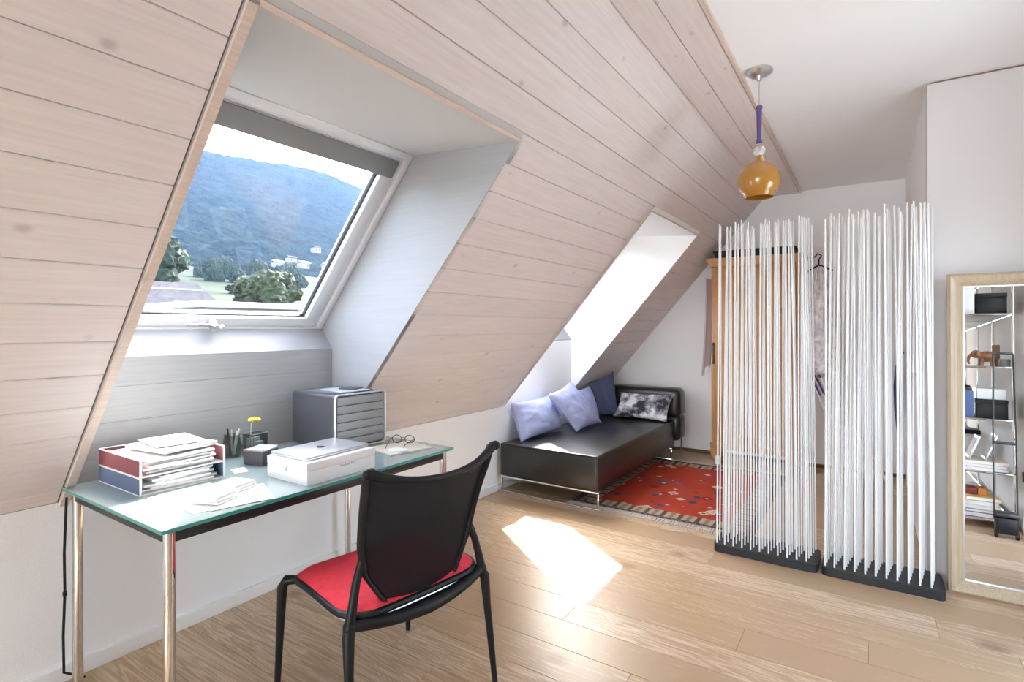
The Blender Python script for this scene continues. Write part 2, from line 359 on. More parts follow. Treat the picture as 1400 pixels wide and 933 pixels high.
def skylight(name, y0, y1, trim):
    w = struct(name)
    prof = [(0, ZK), (OT.x, OT.z), (PT.x, PT.z), ((PT + nw * .12).x, (PT + nw * .12).z), ((PB + nw * .12).x, (PB + nw * .12).z), (PB.x - .02, PB.z), (SB[0] - .02, SB[1] - .02), (-.02, ZK)]
    # side linings keep their own origin so the board pattern differs
    for yy, s in ((y0, -1), (y1, 1)):
        MB().prism([(p[0] - .5, p[1] - 1.4) for p in prof], 'y', 0, s * .03).build('reveal_board', 'reveal' if trim else 'glarewhite', w, (.5, yy, 1.4), smooth=False)
    MB().prism([(OT.x, OT.z), (PT.x, PT.z), (PT.x, PT.z + .03), (OT.x + .03, OT.z + .03)], 'y', y0, y1).build('head_board', 'headboard' if trim else 'glarewhite', w, smooth=False)
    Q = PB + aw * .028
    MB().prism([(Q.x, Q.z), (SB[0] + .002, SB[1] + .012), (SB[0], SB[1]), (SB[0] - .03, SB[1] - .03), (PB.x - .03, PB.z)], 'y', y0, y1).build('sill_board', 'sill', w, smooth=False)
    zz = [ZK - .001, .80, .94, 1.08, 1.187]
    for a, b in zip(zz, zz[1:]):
        MB().box((-.02, -(y1 - y0) / 2, -(b - a) / 2 + .0005), (.0, (y1 - y0) / 2, (b - a) / 2 - .0003), .0008, 1).build('apron_board', 'apron' if trim else 'glarewhite', w, (-.002, (y0 + y1) / 2, (a + b) / 2), smooth=False)
    # casing around the opening
    def casing(a0, a1, ya, yb, n0):
        mb = MB(); slab(mb, a0, a1, ya, yb, n0, .02); return mb.build('casing', 'trimwood', w, smooth=False)
    if trim:
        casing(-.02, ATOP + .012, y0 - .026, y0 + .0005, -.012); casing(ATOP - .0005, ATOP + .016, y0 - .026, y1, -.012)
    else:
        casing(0, ATOP + .008, y0 - .009, y0 + .0005, -.003); casing(ATOP - .0005, ATOP + .010, y0 - .009, y1, -.003)
    ring(MB(), y0, y1, .0, .034, -.006, .11).build('window_frame', 'sash', w)
    ring(MB(), y0, y1, .036, .052, .010, .11, bev=.002).build('frame_lining', 'sash', w)
    sb = MB(); wbox(sb, .036, .086, y0 + .054, y1 - .054, .006, .060, .005); wbox(sb, LW - .125, LW - .054, y0 + .054, y1 - .054, .004, .075, .006)
    for ya, yb in ((y0 + .054, y0 + .125), (y1 - .125, y1 - .054)): wbox(sb, .084, LW - .123, ya, yb, .004, .075, .006)
    sb.build('sash', 'sash', w)
    ring(MB(), y0, y1, .122, .131, .030, .052, a0=-.040, bev=.001).build('gasket', 'gasket', w)
    wbox(MB(), LW - .150, LW - .056, y0 + .056, y1 - .056, -.004, .050, .008).build('vent_flap', 'flap', w)
    wbox(MB(), .082, LW - .12, y0 + .12, y1 - .12, .036, .041, 0).build('pane', 'pane', w, smooth=False)
    h = MB(); yc = (y0 + y1) / 2 - .03
    hp = PB + aw * .062 + nw * -.012 + Vector((0, yc, 0))
    h.cyl(hp - nw * -.02, hp - nw * .03, .021, .019, 20).tube([hp - nw * .026, hp - nw * .034 + Vector((0, -.03, 0)) + aw * .022, hp - nw * .034 + Vector((0, -.13, 0)) + aw * .024], [.011, .007, .006], 10)
    h.sph(hp - nw * .03 + Vector((0, .028, 0)) + aw * .006, .014).build('window_handle', 'steel', w)
    return w
skylight('window_1', *W1, True); skylight('window_2', *W2, False)

# ------------------------------------------------------------------ desk and chair
DZ = .735
M['deskglass'] = mat('satin_desk_glass', (.28, .355, .36), .10, coat=.6)
M['glassedge'] = mat('green_glass_edge', (.04, .30, .25), .08, coat=.5)
desk = thing('desk', 'glass-topped desk on chrome legs with black frame under the skylight', 'desk', (.435, 1.38, 0))
t = MB().box((-.385, -.65, DZ - .013), (.385, .65, DZ), .0015, 1)
for f in t.b.faces: f.material_index = 0 if abs(f.normal.z) > .7 else 1
t.build('desk_top', ['deskglass', 'glassedge'], desk, smooth=False)
fr = MB(); z0, z1 = DZ - .052, DZ - .019
for lo, hi in (((.335, -.60, z0), (.36, .60, z1)), ((-.36, -.60, z0), (-.335, .60, z1)), ((-.34, -.625, z0), (.34, -.60, z1)), ((-.34, .60, z0), (.34, .625, z1))): fr.box(lo, hi, .003)
fr.build('desk_frame', 'blacksteel', desk)
for sx in (-1, 1):
    for sy in (-1, 1):
        l = MB().cyl((sx * .347, sy * .612, .012), (sx * .347, sy * .612, DZ - .021), .0165, n=24).cyl((sx * .347, sy * .612, DZ - .022), (sx * .347, sy * .612, DZ - .013), .012, n=16).build('leg', 'chrome', desk)
        MB().cyl((sx * .347, sy * .612, 0), (sx * .347, sy * .612, .013), .014, n=16).build('foot', 'black', l)
cable = MB().tube([(.075, .738, .70), (.073, .732, .5), (.076, .733, .36), (.070, .730, .2), (.06, .735, .06), (.05, .80, .006)], .0045, 8)
cable.cyl((.076, .733, .345), (.076, .733, .36), .007, n=10)
tag(cable.build('power_cable', 'black'), 'thin black power cable hanging along the chrome desk leg by the wall', 'cable')

chair = thing('office_chair', 'black mesh-back chair with red seat pad drawn up to the desk', 'chair', (1.035, 1.375, 0), R(80.5))
# local frame: +y = front, +x = right
seat = MB()
def seatfn(a, b, top):
    u, v = a * 2 - 1, b * 2 - 1
    hx = .262 - .012 * v; k = (max(abs(u), abs(v)))
    sq = lambda q: math.copysign(1 - (1 - abs(q)) ** 1.0, q)
    r = .10; x, yy = u * hx, v * .232
    # rounded corners
    cx_, cy_ = hx - r, .232 - r
    if abs(x) > cx_ and abs(yy) > cy_:
        dx, dy = abs(x) - cx_, abs(yy) - cy_; m = max(dx, dy); l = math.hypot(dx, dy)
        if l > 0: x = math.copysign(cx_ + dx * m / l, x); yy = math.copysign(cy_ + dy * m / l, yy)
    e = 1 - max(abs(u), abs(v)); z = .020 * min(1, e / .22) ** .5
    z0 = .447 + (-.018 * max(0, v) ** 3) + .006 * abs(u) ** 2
    return (x, yy - .005, z0 + (z if top else -.022))
seat.grid(lambda a, b: seatfn(a, b, True), 24, 24)
seat.build('seat_pad', 'redfab', chair, weld=.0001)
pan = MB()
pan.grid(lambda a, b: Vector(seatfn(a, b, False)) - Vector((0, 0, .0)), 20, 20)
pan.grid(lambda a, b: (lambda p: (p[0], p[1], .4475 + (-.018 * max(0, (b * 2 - 1)) ** 3) + .006 * abs(a * 2 - 1) ** 2))(seatfn(a, b, False)), 20, 20)
edge = [(a / 20, 0) for a in range(20)] + [(1, b / 20) for b in range(20)] + [(1 - a / 20, 1) for a in range(20)] + [(0, 1 - b / 20) for b in range(20)]
pan.tube([Vector(seatfn(a, b, False)) + Vector((0, 0, .011)) for a, b in edge], .012, 8, closed=True, flat=1.0)
pan.build('seat_shell', 'black', chair)
tr = MB().tube([Vector(seatfn(a, b, False)) * 1.0 + Vector((0, 0, -.004)) for a, b in edge], .0045, 6, closed=True)
tr.build('seat_rim', 'steel', chair)
for sx in (-1, 1):
    MB().tube([(sx * .225, .175, .425), (sx * .262, .212, .422), (sx * .272, .222, .40), (sx * .275, .228, .30), (sx * .283, .243, .012)], [.014, .018, .0175, .0145, .010], 14).build('leg', 'black', chair)
    MB().tube([(sx * .24, -.205, .428), (sx * .268, -.225, .424), (sx * .279, -.236, .400), (sx * .283, -.245, .30), (sx * .295, -.275, .012)], [.014, .019, .0185, .0145, .010], 14).sph((sx * .27, -.228, .424), .021).build('leg', 'black', chair)
    for fy in (.244, -.2755): MB().cyl((sx * (.283 if fy > 0 else .295), fy, 0), (sx * (.283 if fy > 0 else .295), fy, .014), .0105, n=14).build('foot_cap', 'mgrey', chair)
def backw(t):
    pts = [(0, .115), (.12, .155), (.3, .208), (.5, .228), (.75, .24), (1, .254)]
    for (a, p), (b, q) in zip(pts, pts[1:]):
        if t <= b: k = (t - a) / (b - a); return p + (q - p) * k
    return .254
def backp(s, t, off=0):
    w = backw(t)
    yb = -.235 - .015 * t - .10 * t ** 2.2 + .055 * (s * w / .25) ** 2
    zb = .415 + .455 * t - .028 * (1 - s * s) * t ** 2 + .02 * max(0, t - .9) * 10 * abs(s) ** 4
    return Vector((s * w, yb + off, zb))
m_, n_, b_ = new_mat('black_chair_mesh'); setp(b_, Base_Color=(.010, .010, .012, 1), Roughness=.7); b_.inputs['Specular IOR Level'].default_value = .15
tc = n_.nodes.new('ShaderNodeTexCoord'); ck = n_.nodes.new('ShaderNodeTexChecker'); ck.inputs['Scale'].default_value = 900
n_.links.new(tc.outputs['Object'], ck.inputs[0])
mr = n_.nodes.new('ShaderNodeMapRange'); mr.inputs[3].default_value = .96; mr.inputs[4].default_value = 1.0; n_.links.new(ck.outputs['Fac'], mr.inputs[0]); n_.links.new(mr.outputs[0], b_.inputs['Alpha'])
M['mesh'] = m_
back = MB().grid(lambda a, b: backp(a * 2 - 1, b), 20, 24).build('back_mesh', 'mesh', chair)
fr = MB()
fr.tube([backp(-1, k / 24) for k in range(0, 25)], [.012 + .004 * (k > 7) for k in range(25)], 10, flat=.7)
fr.tube([backp(1, k / 24) for k in range(0, 25)], [.012 + .004 * (k > 7) for k in range(25)], 10, flat=.7)
fr.tube([backp(-1 + k / 12, 1) + Vector((0, -.012 * (abs(k / 12 - 1)) ** 3, .004)) for k in range(25)], [.010 + .007 * abs(k / 12 - 1) ** 2 for k in range(25)], 10)
fr.sph(backp(1, 1) + Vector((.008, -.016, .004)), .017).sph(backp(-1, 1) + Vector((-.004, -.014, .002)), .016)
fr.build('back_frame', 'black', chair)
for sx in (-1, 1):
    A = Vector((sx * .27, -.228, .43)); B = backp(sx, .42)
    MB().tube([A, A.lerp(B, .3) + Vector((sx * .004, -.002, 0)), A.lerp(B, .65) + Vector((sx * .006, 0, 0)), B], [.017, .014, .013, .012], 10).build('back_arm', 'black', chair)
MB().tube([Vector((k * .27, -.228 - .038 * (1 - k * k), .425 - .02 * (1 - k * k))) for k in [i / 8 - 1 for i in range(17)]], [.016 + .009 * (1 - abs(i / 8 - 1)) for i in range(17)], 10).build('cross_bar', 'black', chair)
MB().box((-.10, -.24, .405), (.10, .05, .425), .006).build('seat_bracket', 'black', chair)

# ------------------------------------------------------------------ daybed
bed = thing('daybed', 'black leather daybed on chrome legs with end bolster under the slope', 'daybed', (.465, 4.46, 0))
MB().box((-.425, -.925, .132), (.425, .90, .392), .022, 4).build('mattress', 'leather', bed)
MB().tube([(-.415, -.918, .388), (.415, -.918, .388)], .003, 6).tube([(.415, -.918, .388), (.415, .9, .388)], .003, 6).build('piping', 'leather', bed)
MB().box((-.41, .905, .18), (.47, 1.12, .44), .05, 4).build('bolster_base', 'leather', bed)
MB().box((-.32, .89, .40), (.47, 1.13, .70), .06, 5).build('bolster', 'leather', bed)
for yy in (-.90, .80):
    fr = MB()
    zb = .0 if yy < 0 else .0145
    for lo, hi in (((-.425, yy - .007, .118), (.425, yy + .007, .132)), ((-.425, yy - .007, zb), (.425, yy + .007, zb + .012)), ((-.425, yy - .007, zb + .012), (-.411, yy + .007, .118)), ((.411, yy - .007, zb + .012), (.425, yy + .007, .118))): fr.box(lo, hi, .002)
    fr.build('leg_frame', 'chrome', bed)
for x in (-.385, .385): MB().box((x - .015, -.88, .122), (x + .015, .79, .134)).build('side_rail', 'blacksteel', bed)
MB().cyl((.455, 1.02, 0), (.455, 1.02, .19), .009).build('bolster_leg', 'chrome', bed)

def cushion(name, label, cat, mat_, BL, BR, TR, TL, th, seed, group=None, amp=.006):
    BL, BR, TR, TL = map(Vector, (BL, BR, TR, TL)); c = (BL + BR + TR + TL) / 4; base = Vector((c.x, c.y, min(p.z for p in (BL, BR, TR, TL))))
    nrm = (BR - BL).cross(TL - BL).normalized(); n = 26; mb = MB()
    def P(a, b, sg):
        u, v = a * 2 - 1, b * 2 - 1
        u2 = u * (1 - .09 * (1 - v * v) * u * u); v2 = v * (1 - .09 * (1 - u * u) * v * v); A, B = (u2 + 1) / 2, (v2 + 1) / 2
        p = BL.lerp(BR, A).lerp(TL.lerp(TR, A), B)
        h = (max(0, 1 - u * u) * max(0, 1 - v * v)) ** .42 * th / 2
        w = (noise.noise(Vector((u * 2.2 + seed, v * 2.2, sg * 3.1))) + .6 * noise.noise(Vector((u * 5 + seed, v * 5 - seed, sg)))) * amp * 2 * min(1, h / (th * .2))
        return p + nrm * (sg * h + w) - base
    for sg in (1, -1): mb.grid(lambda a, b: P(a, b, sg), n, n)
    o = mb.build(name, mat_, None, base, weld=.0004)
    return tag(o, label, cat, group)
cushion('cushion', 'slate blue cushion at the open foot end of the black daybed', 'cushion', 'blue', (.17, 3.65, .395), (.20, 4.30, .40), (.07, 4.32, .70), (.055, 3.67, .70), .19, 1.3, 'blue cushions on the daybed')
cushion('cushion', 'slate blue cushion tipped on its corner against the other blue cushions', 'cushion', 'blue', (.37, 4.24, .40), (.36, 4.80, .395), (.17, 4.50, .81), (.20, 4.02, .74), .14, 4.1, 'blue cushions on the daybed')
cushion('cushion', 'slate blue cushion half hidden between tipped cushion and shade-darkened cushion', 'cushion', 'blue', (.24, 4.66, .395), (.22, 5.04, .395), (.11, 5.04, .72), (.12, 4.68, .70), .11, 7.7, 'blue cushions on the daybed')
cushion('cushion', 'blue cushion, corner shade in its colour, standing against the bolster', 'cushion', 'navy_shade', (.13, 5.06, .40), (.34, 5.28, .395), (.25, 5.33, .86), (.08, 5.10, .74), .10, 9.2)
# cushion with a printed grey street photograph
m_, n_, b_ = new_mat('printed_cushion_cloth'); b_.inputs['Roughness'].default_value = .85
tc = n_.nodes.new('ShaderNodeTexCoord'); mp = n_.nodes.new('ShaderNodeMapping'); mp.inputs['Scale'].default_value = (7, 7, 9); n_.links.new(tc.outputs['Object'], mp.inputs[0])
t1 = n_.nodes.new('ShaderNodeTexNoise'); t1.inputs['Scale'].default_value = 1; t1.inputs['Detail'].default_value = 6; t1.inputs['Roughness'].default_value = .65; n_.links.new(mp.outputs[0], t1.inputs[0])
bk = n_.nodes.new('ShaderNodeTexBrick'); bk.inputs['Scale'].default_value = 1.3; bk.inputs['Mortar Size'].default_value = .03
rp = n_.nodes.new('ShaderNodeValToRGB'); e = rp.color_ramp.elements; e[0].position = .42; e[0].color = (.03, .025, .035, 1); e[1].position = .60; e[1].color = (.72, .70, .70, 1)
e2 = rp.color_ramp.elements.new(.50); e2.color = (.30, .27, .30, 1)
n_.links.new(t1.outputs['Fac'], rp.inputs[0]); n_.links.new(rp.outputs[0], b_.inputs['Base Color']); M['print'] = m_
cushion('cushion', 'oblong cushion with a black and white photo print against the bolster', 'cushion', 'print', (.30, 5.20, .40), (.87, 5.17, .40), (.91, 5.29, .655), (.34, 5.31, .64), .10, 2.2, amp=.003)

# ------------------------------------------------------------------ rug
m_, n_, b_ = new_mat('red_kilim_wool'); N, L = n_.nodes, n_.links; b_.inputs['Roughness'].default_value = .95; b_.inputs['Specular IOR Level'].default_value = .1
RX, RY = .64, .83                                     # half size of the woven field
tc = N.new('ShaderNodeTexCoord'); sp = N.new('ShaderNodeSeparateXYZ'); L.new(tc.outputs['Object'], sp.inputs[0])
def mth(op, a, b=None, c=None):
    x = N.new('ShaderNodeMath'); x.operation = op
    for i, q in enumerate((a, b, c)):
        if q is None: continue
        if isinstance(q, (int, float)): x.inputs[i].default_value = q
        else: L.new(q, x.inputs[i])
    return x.outputs[0]
def mixc(f, a, b):
    x = N.new('ShaderNodeMix'); x.data_type = 'RGBA'; L.new(f, x.inputs['Factor'])
    for i, q in ((6, a), (7, b)):
        if isinstance(q, tuple): x.inputs[i].default_value = (*q, 1)
        else: L.new(q, x.inputs[i])
    return x.outputs[2]
ex = mth('SUBTRACT', RX, mth('ABSOLUTE', sp.outputs[0])); ey = mth('SUBTRACT', RY, mth('ABSOLUTE', sp.outputs[1])); ed = mth('MINIMUM', ex, ey)
ns = N.new('ShaderNodeTexNoise'); ns.inputs['Scale'].default_value = 3; ns.inputs['Detail'].default_value = 3; L.new(tc.outputs['Object'], ns.inputs[0])
field = mixc(ns.outputs['Fac'], (.40, .03, .02), (.50, .09, .045))
# angular motifs, snapped to a weave grid
sn = N.new('ShaderNodeVectorMath'); sn.operation = 'SNAP'; sn.inputs[1].default_value = (.012, .012, 1); L.new(tc.outputs['Object'], sn.inputs[0])
v1 = N.new('ShaderNodeTexVoronoi'); v1.distance = 'MANHATTAN'; v1.inputs['Scale'].default_value = 9.0; L.new(sn.outputs[0], v1.inputs[0])
mot = mth('LESS_THAN', v1.outputs['Distance'], .5); inner = mth('LESS_THAN', v1.outputs['Distance'], .24)
sc = N.new('ShaderNodeSeparateColor'); L.new(v1.outputs['Color'], sc.inputs[0])
rp = N.new('ShaderNodeValToRGB'); rp.color_ramp.interpolation = 'CONSTANT'; cols = [(0, (.45, .05, .03)), (.16, (.08, .07, .11)), (.38, (.58, .46, .33)), (.58, (.10, .10, .16)), (.74, (.30, .03, .03)), (.9, (.62, .52, .42))]
for i, (p, c) in enumerate(cols):
    e = rp.color_ramp.elements[i] if i < 2 else rp.color_ramp.elements.new(p); e.position = p; e.color = (*c, 1)
L.new(sc.outputs[0], rp.inputs[0])
col = mixc(mot, field, rp.outputs[0]); rp2 = mixc(mth('GREATER_THAN', sc.outputs[1], .5), (.55, .42, .3), (.30, .03, .025)); col = mixc(mth('MULTIPLY', inner, mot), col, rp2)
# striped border and dark outer guard
isx = mth('LESS_THAN', ey, ex); along = mth('ADD', mth('MULTIPLY', sp.outputs[0], isx), mth('MULTIPLY', sp.outputs[1], mth('SUBTRACT', 1, isx)))
st = mth('GREATER_THAN', mth('FRACT', mth('MULTIPLY', along, 17)), .5); st2 = mth('GREATER_THAN', mth('FRACT', mth('MULTIPLY', along, 8.5)), .5)
bcol = mixc(st, (.44, .36, .25), mixc(st2, (.13, .09, .08), (.30, .21, .14)))
col = mixc(mth('LESS_THAN', ed, .17), col, bcol)
ck = N.new('ShaderNodeTexChecker'); ck.inputs['Scale'].default_value = 42; L.new(tc.outputs['Object'], ck.inputs[0])
gc = mixc(ck.outputs['Fac'], (.05, .05, .08), (.26, .16, .13)); col = mixc(mth('LESS_THAN', ed, .055), col, gc)
L.new(col, b_.inputs['Base Color'])
bp = N.new('ShaderNodeBump'); nb = N.new('ShaderNodeTexNoise'); nb.inputs['Scale'].default_value = 250; L.new(tc.outputs['Object'], nb.inputs[0]); L.new(nb.outputs['Fac'], bp.inputs['Height']); bp.inputs['Strength'].default_value = .6; bp.inputs['Distance'].default_value = .004; L.new(bp.outputs[0], b_.inputs['Normal'])
M['kilim'] = m_; M['fringe'] = mat('wool_fringe', (.66, .60, .52), .95)
rug = thing('rug', 'red oriental rug with striped border lying beside the black daybed', 'rug', (1.255, 4.46, 0))
MB().grid(lambda a, b: ((a * 2 - 1) * RX, (b * 2 - 1) * RY, .010 + .0025 * noise.noise(Vector((a * 5, b * 6, 0)))), 40, 50).box((-RX, -RY, 0.0005), (RX, RY, .007)).build('woven_field', 'kilim', rug)
fg = MB()
for sy in (-1, 1):
    for k in range(150):
        x = -RX + (k + .5) * 2 * RX / 150; l = random.uniform(.045, .07); dx = random.uniform(-.012, .012)
        fg.tube([(x, sy * (RY - .01), .009), (x + dx * .4, sy * (RY + l * .5), .006), (x + dx, sy * (RY + l), .003)], [.004, .0035, .0025], 5)
tag(fg.build('fringe', 'fringe', rug), kind='stuff')

# ------------------------------------------------------------------ rod screens
def rod_screen(label, x0, x1, seed):
    rnd = random.Random(seed); cx_ = (x0 + x1) / 2; hw = (x1 - x0) / 2; hd = .125
    t = thing('rod_screen', label, 'room divider', (cx_, 3.425, 0), 0, 'white rod screens in front of the corner')
    MB().prism([(hw * math.copysign(1, c) - .03 * math.copysign(1, c) + .03 * math.cos(a), hd * math.copysign(1, s) - .03 * math.copysign(1, s) + .03 * math.sin(a)) for c, s, a0 in ((1, 1, 0), (-1, 1, 90), (-1, -1, 180), (1, -1, 270)) for a in [R(a0 + q * 18) for q in range(6)]], 'z', 0, .045).build('base', 'screenbase', t)
    nc, nr = 11, 5; kinds = []
    for q in range(8):
        mb = MB(); bx, by = rnd.uniform(-.018, .018), rnd.uniform(-.018, .018); H = rnd.uniform(1.84, 1.90)
        mb.tube([(bx * (k / 6) ** 2, by * (k / 6) ** 2, H * k / 6) for k in range(7)], .0043, 8)
        o = mb.build('rod', 'rod'); kinds.append(o.data); bpy.data.objects.remove(o)
    for i in range(nc):
        for j in range(nr):
            x = -hw + .032 + (2 * hw - .064) * (i + (.16 * j - .4)) / (nc - 1 + .1); x = min(max(x, -hw + .016), hw - .016)
            o = link('rod', kinds[rnd.randrange(8)], t, (x, -hd + .025 + j * (2 * hd - .05) / (nr - 1), .044))
            o.rotation_euler = (0, -x * .035, rnd.uniform(0, 6.28)); o.rotation_mode = 'ZYX'
    return t
M['screenbase'] = mat('black_cast_base', (.018, .018, .019), .45)
rod_screen('screen of white rods on black base standing before the wooden wardrobe', 1.735, 2.272, 3)
rod_screen('screen of white rods on black base next to the leaning mirror', 2.288, 2.81, 5)

# ------------------------------------------------------------------ mirror
mi = thing('floor_mirror', 'tall mirror in champagne wooden frame leaning on the white wall', 'mirror', (3.095, 3.48, 0)); mi.rotation_euler = (R(-1.7), 0, 0)
mw, mh, fw = .265, 1.585, .062
def frame_bar(mb, p, q, ax):
    pass
prof = [(0, .0), (0, -.030), (.012, -.040), (.034, -.036), (.048, -.020), (fw, -.014), (fw, .0)]   # (inwards, towards the room)
for nm, corners in (('side', ((-1, 0), (-1, 1))), ('side', ((1, 0), (1, 1))), ('end', ((-1, 0), (1, 0))), ('end', ((-1, 1), (1, 1)))):
    mb = MB(); rings = []
    for (sx, top) in corners:
        rings.append([mb.b.verts.new((sx * (mw - i), d + .03 - .03, (mh - i) if top else i)) for i, d in prof])
    A, B = rings; n = len(prof)
    for k in range(n): mb.b.faces.new((A[k], A[(k + 1) % n], B[(k + 1) % n], B[k]))
    mb.build('frame_' + nm, 'goldframe', mi)
MB().box((-mw + fw - .004, -.006, fw - .004), (mw - fw + .004, -.004, mh - fw + .004)).build('mirror_glass', 'mirror', mi, smooth=False)
lip = MB()
for lo, hi in (((-mw + fw - .002, -.015, fw - .002), (-mw + fw + .006, -.006, mh - fw)), ((mw - fw - .006, -.015, fw), (mw - fw + .002, -.006, mh - fw)), ((-mw + fw, -.015, fw - .002), (mw - fw, -.006, fw + .006)), ((-mw + fw, -.015, mh - fw - .006), (mw - fw, -.006, mh - fw + .002))): lip.box(lo, hi, .001)
lip.build('inner_lip', 'silver', mi)
MB().box((-mw + .01, -.004, .01), (mw - .01, .004, mh - .01)).build('back_board', 'oakgap', mi, smooth=False)

# ------------------------------------------------------------------ pendant lamp
M['amber'] = mat('amber_glass', (.56, .26, .03), .12, coat=.8); M['amber'].node_tree.nodes['Principled BSDF'].inputs['Transmission Weight'].default_value = .25
M['violet'] = mat('violet_glass', (.09, .06, .22), .12, coat=.6)
M['clear'] = mat('clear_glass', (.95, .93, .92), .03); M['clear'].node_tree.nodes['Principled BSDF'].inputs['Transmission Weight'].default_value = .8
lamp = thing('pendant_lamp', 'amber glass pendant lamp with violet stem hanging from the white ceiling', 'lamp', (2.04, 2.95, 0))
MB().lathe([(.0, ZC), (.062, ZC), (.062, ZC - .012), (.050, ZC - .022), (.016, ZC - .030), (.010, ZC - .052), (.0, ZC - .054)], n=40).build('canopy', 'steel', lamp)
MB().cyl((0, 0, ZC - .05), (0, 0, 2.43), .0022, n=8).build('cord', 'steel', lamp)
MB().lathe([(0, 2.432), (.012, 2.432), (.016, 2.424), (.012, 2.412), (.013, 2.40), (.010, 2.27), (.010, 2.262), (.015, 2.255), (.015, 2.245), (.006, 2.238), (0, 2.238)], n=24).build('stem', 'violet', lamp)
MB().lathe([(.0, 2.238), (.022, 2.236), (.022, 2.23), (.010, 2.226), (.0, 2.226)], n=24).build('collar', 'steel', lamp)
MB().sph((0, 0, 2.205), .026, (1.15, 1.15, 1), 24, 16).build('glass_ball', 'clear', lamp)
MB().lathe([(.0, 2.182), (.014, 2.180), (.018, 2.165), (.026, 2.148), (.055, 2.138), (.084, 2.110), (.099, 2.072), (.100, 2.045), (.090, 2.012), (.078, 1.994), (.070, 1.985), (.066, 1.972), (.064, 1.970), (.068, 1.984), (.086, 2.012), (.096, 2.045), (.095, 2.072), (.080, 2.106), (.05, 2.132), (.0, 2.142)], n=48).build('lamp_shade', 'amber', lamp)
MB().cyl((0, 0, 2.14), (0, 0, 2.06), .017, n=16).sph((0, 0, 2.045), .022).build('bulb', 'white', lamp)

# ------------------------------------------------------------------ wardrobe and the things around it
M['pine'] = wood('honey_pine', (.42, .20, .07), (.62, .34, .14), 'z', knots=5, rough=.38, stretch=9, randomize=.03, knotcol=(.22, .09, .03), rings=.25)
wd = thing('wardrobe', 'old honey-coloured wooden wardrobe with cornice and curved feet behind the rods', 'wardrobe', (1.60, 5.60, 0))
MB().box((-.385, -.145, .16), (.385, .165, 1.90), .006).build('body', 'pine', wd)
MB().prism([(-.385, 1.90), (-.40, 1.93), (-.425, 1.945), (-.43, 1.965), (-.43, 1.98), (.43, 1.98), (.43, 1.965), (.425, 1.945), (.40, 1.93), (.385, 1.90)], 'y', -.185, .17).build('cornice', 'pine', wd, smooth=False)
MB().box((-.395, -.158, .14), (.395, .165, .20), .008).build('plinth', 'pine', wd)
for sx in (-1, 1):
    MB().prism([(sx * .39, .15), (sx * .395, .10), (sx * .375, .05), (sx * .345, .02), (sx * .335, 0), (sx * .30, 0), (sx * .305, .05), (sx * .30, .10), (sx * .27, .15)], 'y', -.150, -.09).build('foot', 'pine', wd, smooth=False)
    MB().box((sx * .345 - .03, .10, 0), (sx * .345 + .03, .16, .15), .006).build('foot', 'pine', wd)
    x0, x1 = (.006, .345) if sx > 0 else (-.345, -.006)
    d = MB().box((x0, -.162, .225), (x1, -.143, 1.87), .004).build('door', 'pine', wd)
    for za, zb in ((.30, .93), (1.0, 1.80)):
        MB().box((x0 + .055, -.168, za), (x1 - .055, -.160, zb), .006, 2).build('panel', 'pine', d)
        fb = MB()
        for lo, hi in (((x0 + .045, za - .012), (x1 - .045, za)), ((x0 + .045, zb), (x1 - .045, zb + .012)), ((x0 + .045, za), (x0 + .057, zb)), ((x1 - .057, za), (x1 - .045, zb))): fb.box((lo[0], -.172, lo[1]), (hi[0], -.160, hi[1]), .003)
        fb.build('moulding', 'pine', d)
esc = MB().box((-.372, -.152, .98), (-.352, -.1445, 1.14), .003).sph((-.362, -.152, 1.15), .014, (1, .3, 1.3)).sph((-.362, -.152, .975), .014, (1, .3, 1.3)).cyl((-.362, -.15, 1.06), (-.362, -.165, 1.06), .006, n=10)
M['bronze'] = mat('dark_bronze', (.06, .04, .025), .4, .7); esc.build('keyhole_plate', 'bronze', wd)
M['basket'] = mat('dark_wicker', (.035, .025, .022), .8, bump=.8, bscale=90)
bs = thing('wicker_basket', 'flat dark wicker basket lying on top of the wooden wardrobe', 'basket', (1.60, 5.58, 1.98))
MB().box((-.36, -.13, 0), (.34, .15, .055), .012).build('basket_body', 'basket', bs); MB().box((-.37, -.14, .052), (.35, .16, .072), .008).build('basket_lid', 'basket', bs)
M['lilac'] = mat('sheer_lilac_cloth', (.62, .50, .53), .9); M['lilac'].node_tree.nodes['Principled BSDF'].inputs['Alpha'].default_value = .8
sc_ = MB().grid(lambda a, b: (1.168 - .03 * b ** 2 - .012 * math.sin(a * 15) * b - .02 * math.sin(a * 6), 5.47 + a * .20, 1.80 - b * (.92 + .05 * math.sin(a * 7))), 24, 20)
tag(sc_.build('scarf', 'lilac'), 'sheer pinkish scarf hanging down the flank of the wooden wardrobe', 'scarf')
M['floral'] = mat('floral_blouse_cloth', (.72, .68, .68), .9, var=.28, vscale=26)
bl = thing('blouse', 'pale patterned blouse on a dark hanger beside the wooden wardrobe', 'blouse', (2.135, 5.36, 0))
MB().grid(lambda a, b: ((a - .5) * (.10 + .16 * min(1, b * 1.5)) + .02 + .012 * math.sin(b * 9), -.02 * math.sin(a * 13) - .03 * math.sin(math.pi * a), 1.84 - b * (.92 - .12 * abs(a - .5)) - .06 * abs(a - .5)), 20, 24).build('cloth', 'floral', bl)
MB().tube([(.0, 0, 1.85), (.0, 0, 1.90), (.02, 0, 1.935), (-.01, .01, 1.955), (-.03, .03, 1.93)], .006, 8).tube([(-.09, 0, 1.80), (.0, 0, 1.855), (.11, 0, 1.80)], .008, 8).build('hanger', 'black', bl)
MB().cyl((-.03, .03, 1.93), (-.102, .045, 1.93), .005, n=8).build('hook', 'bronze', bl)
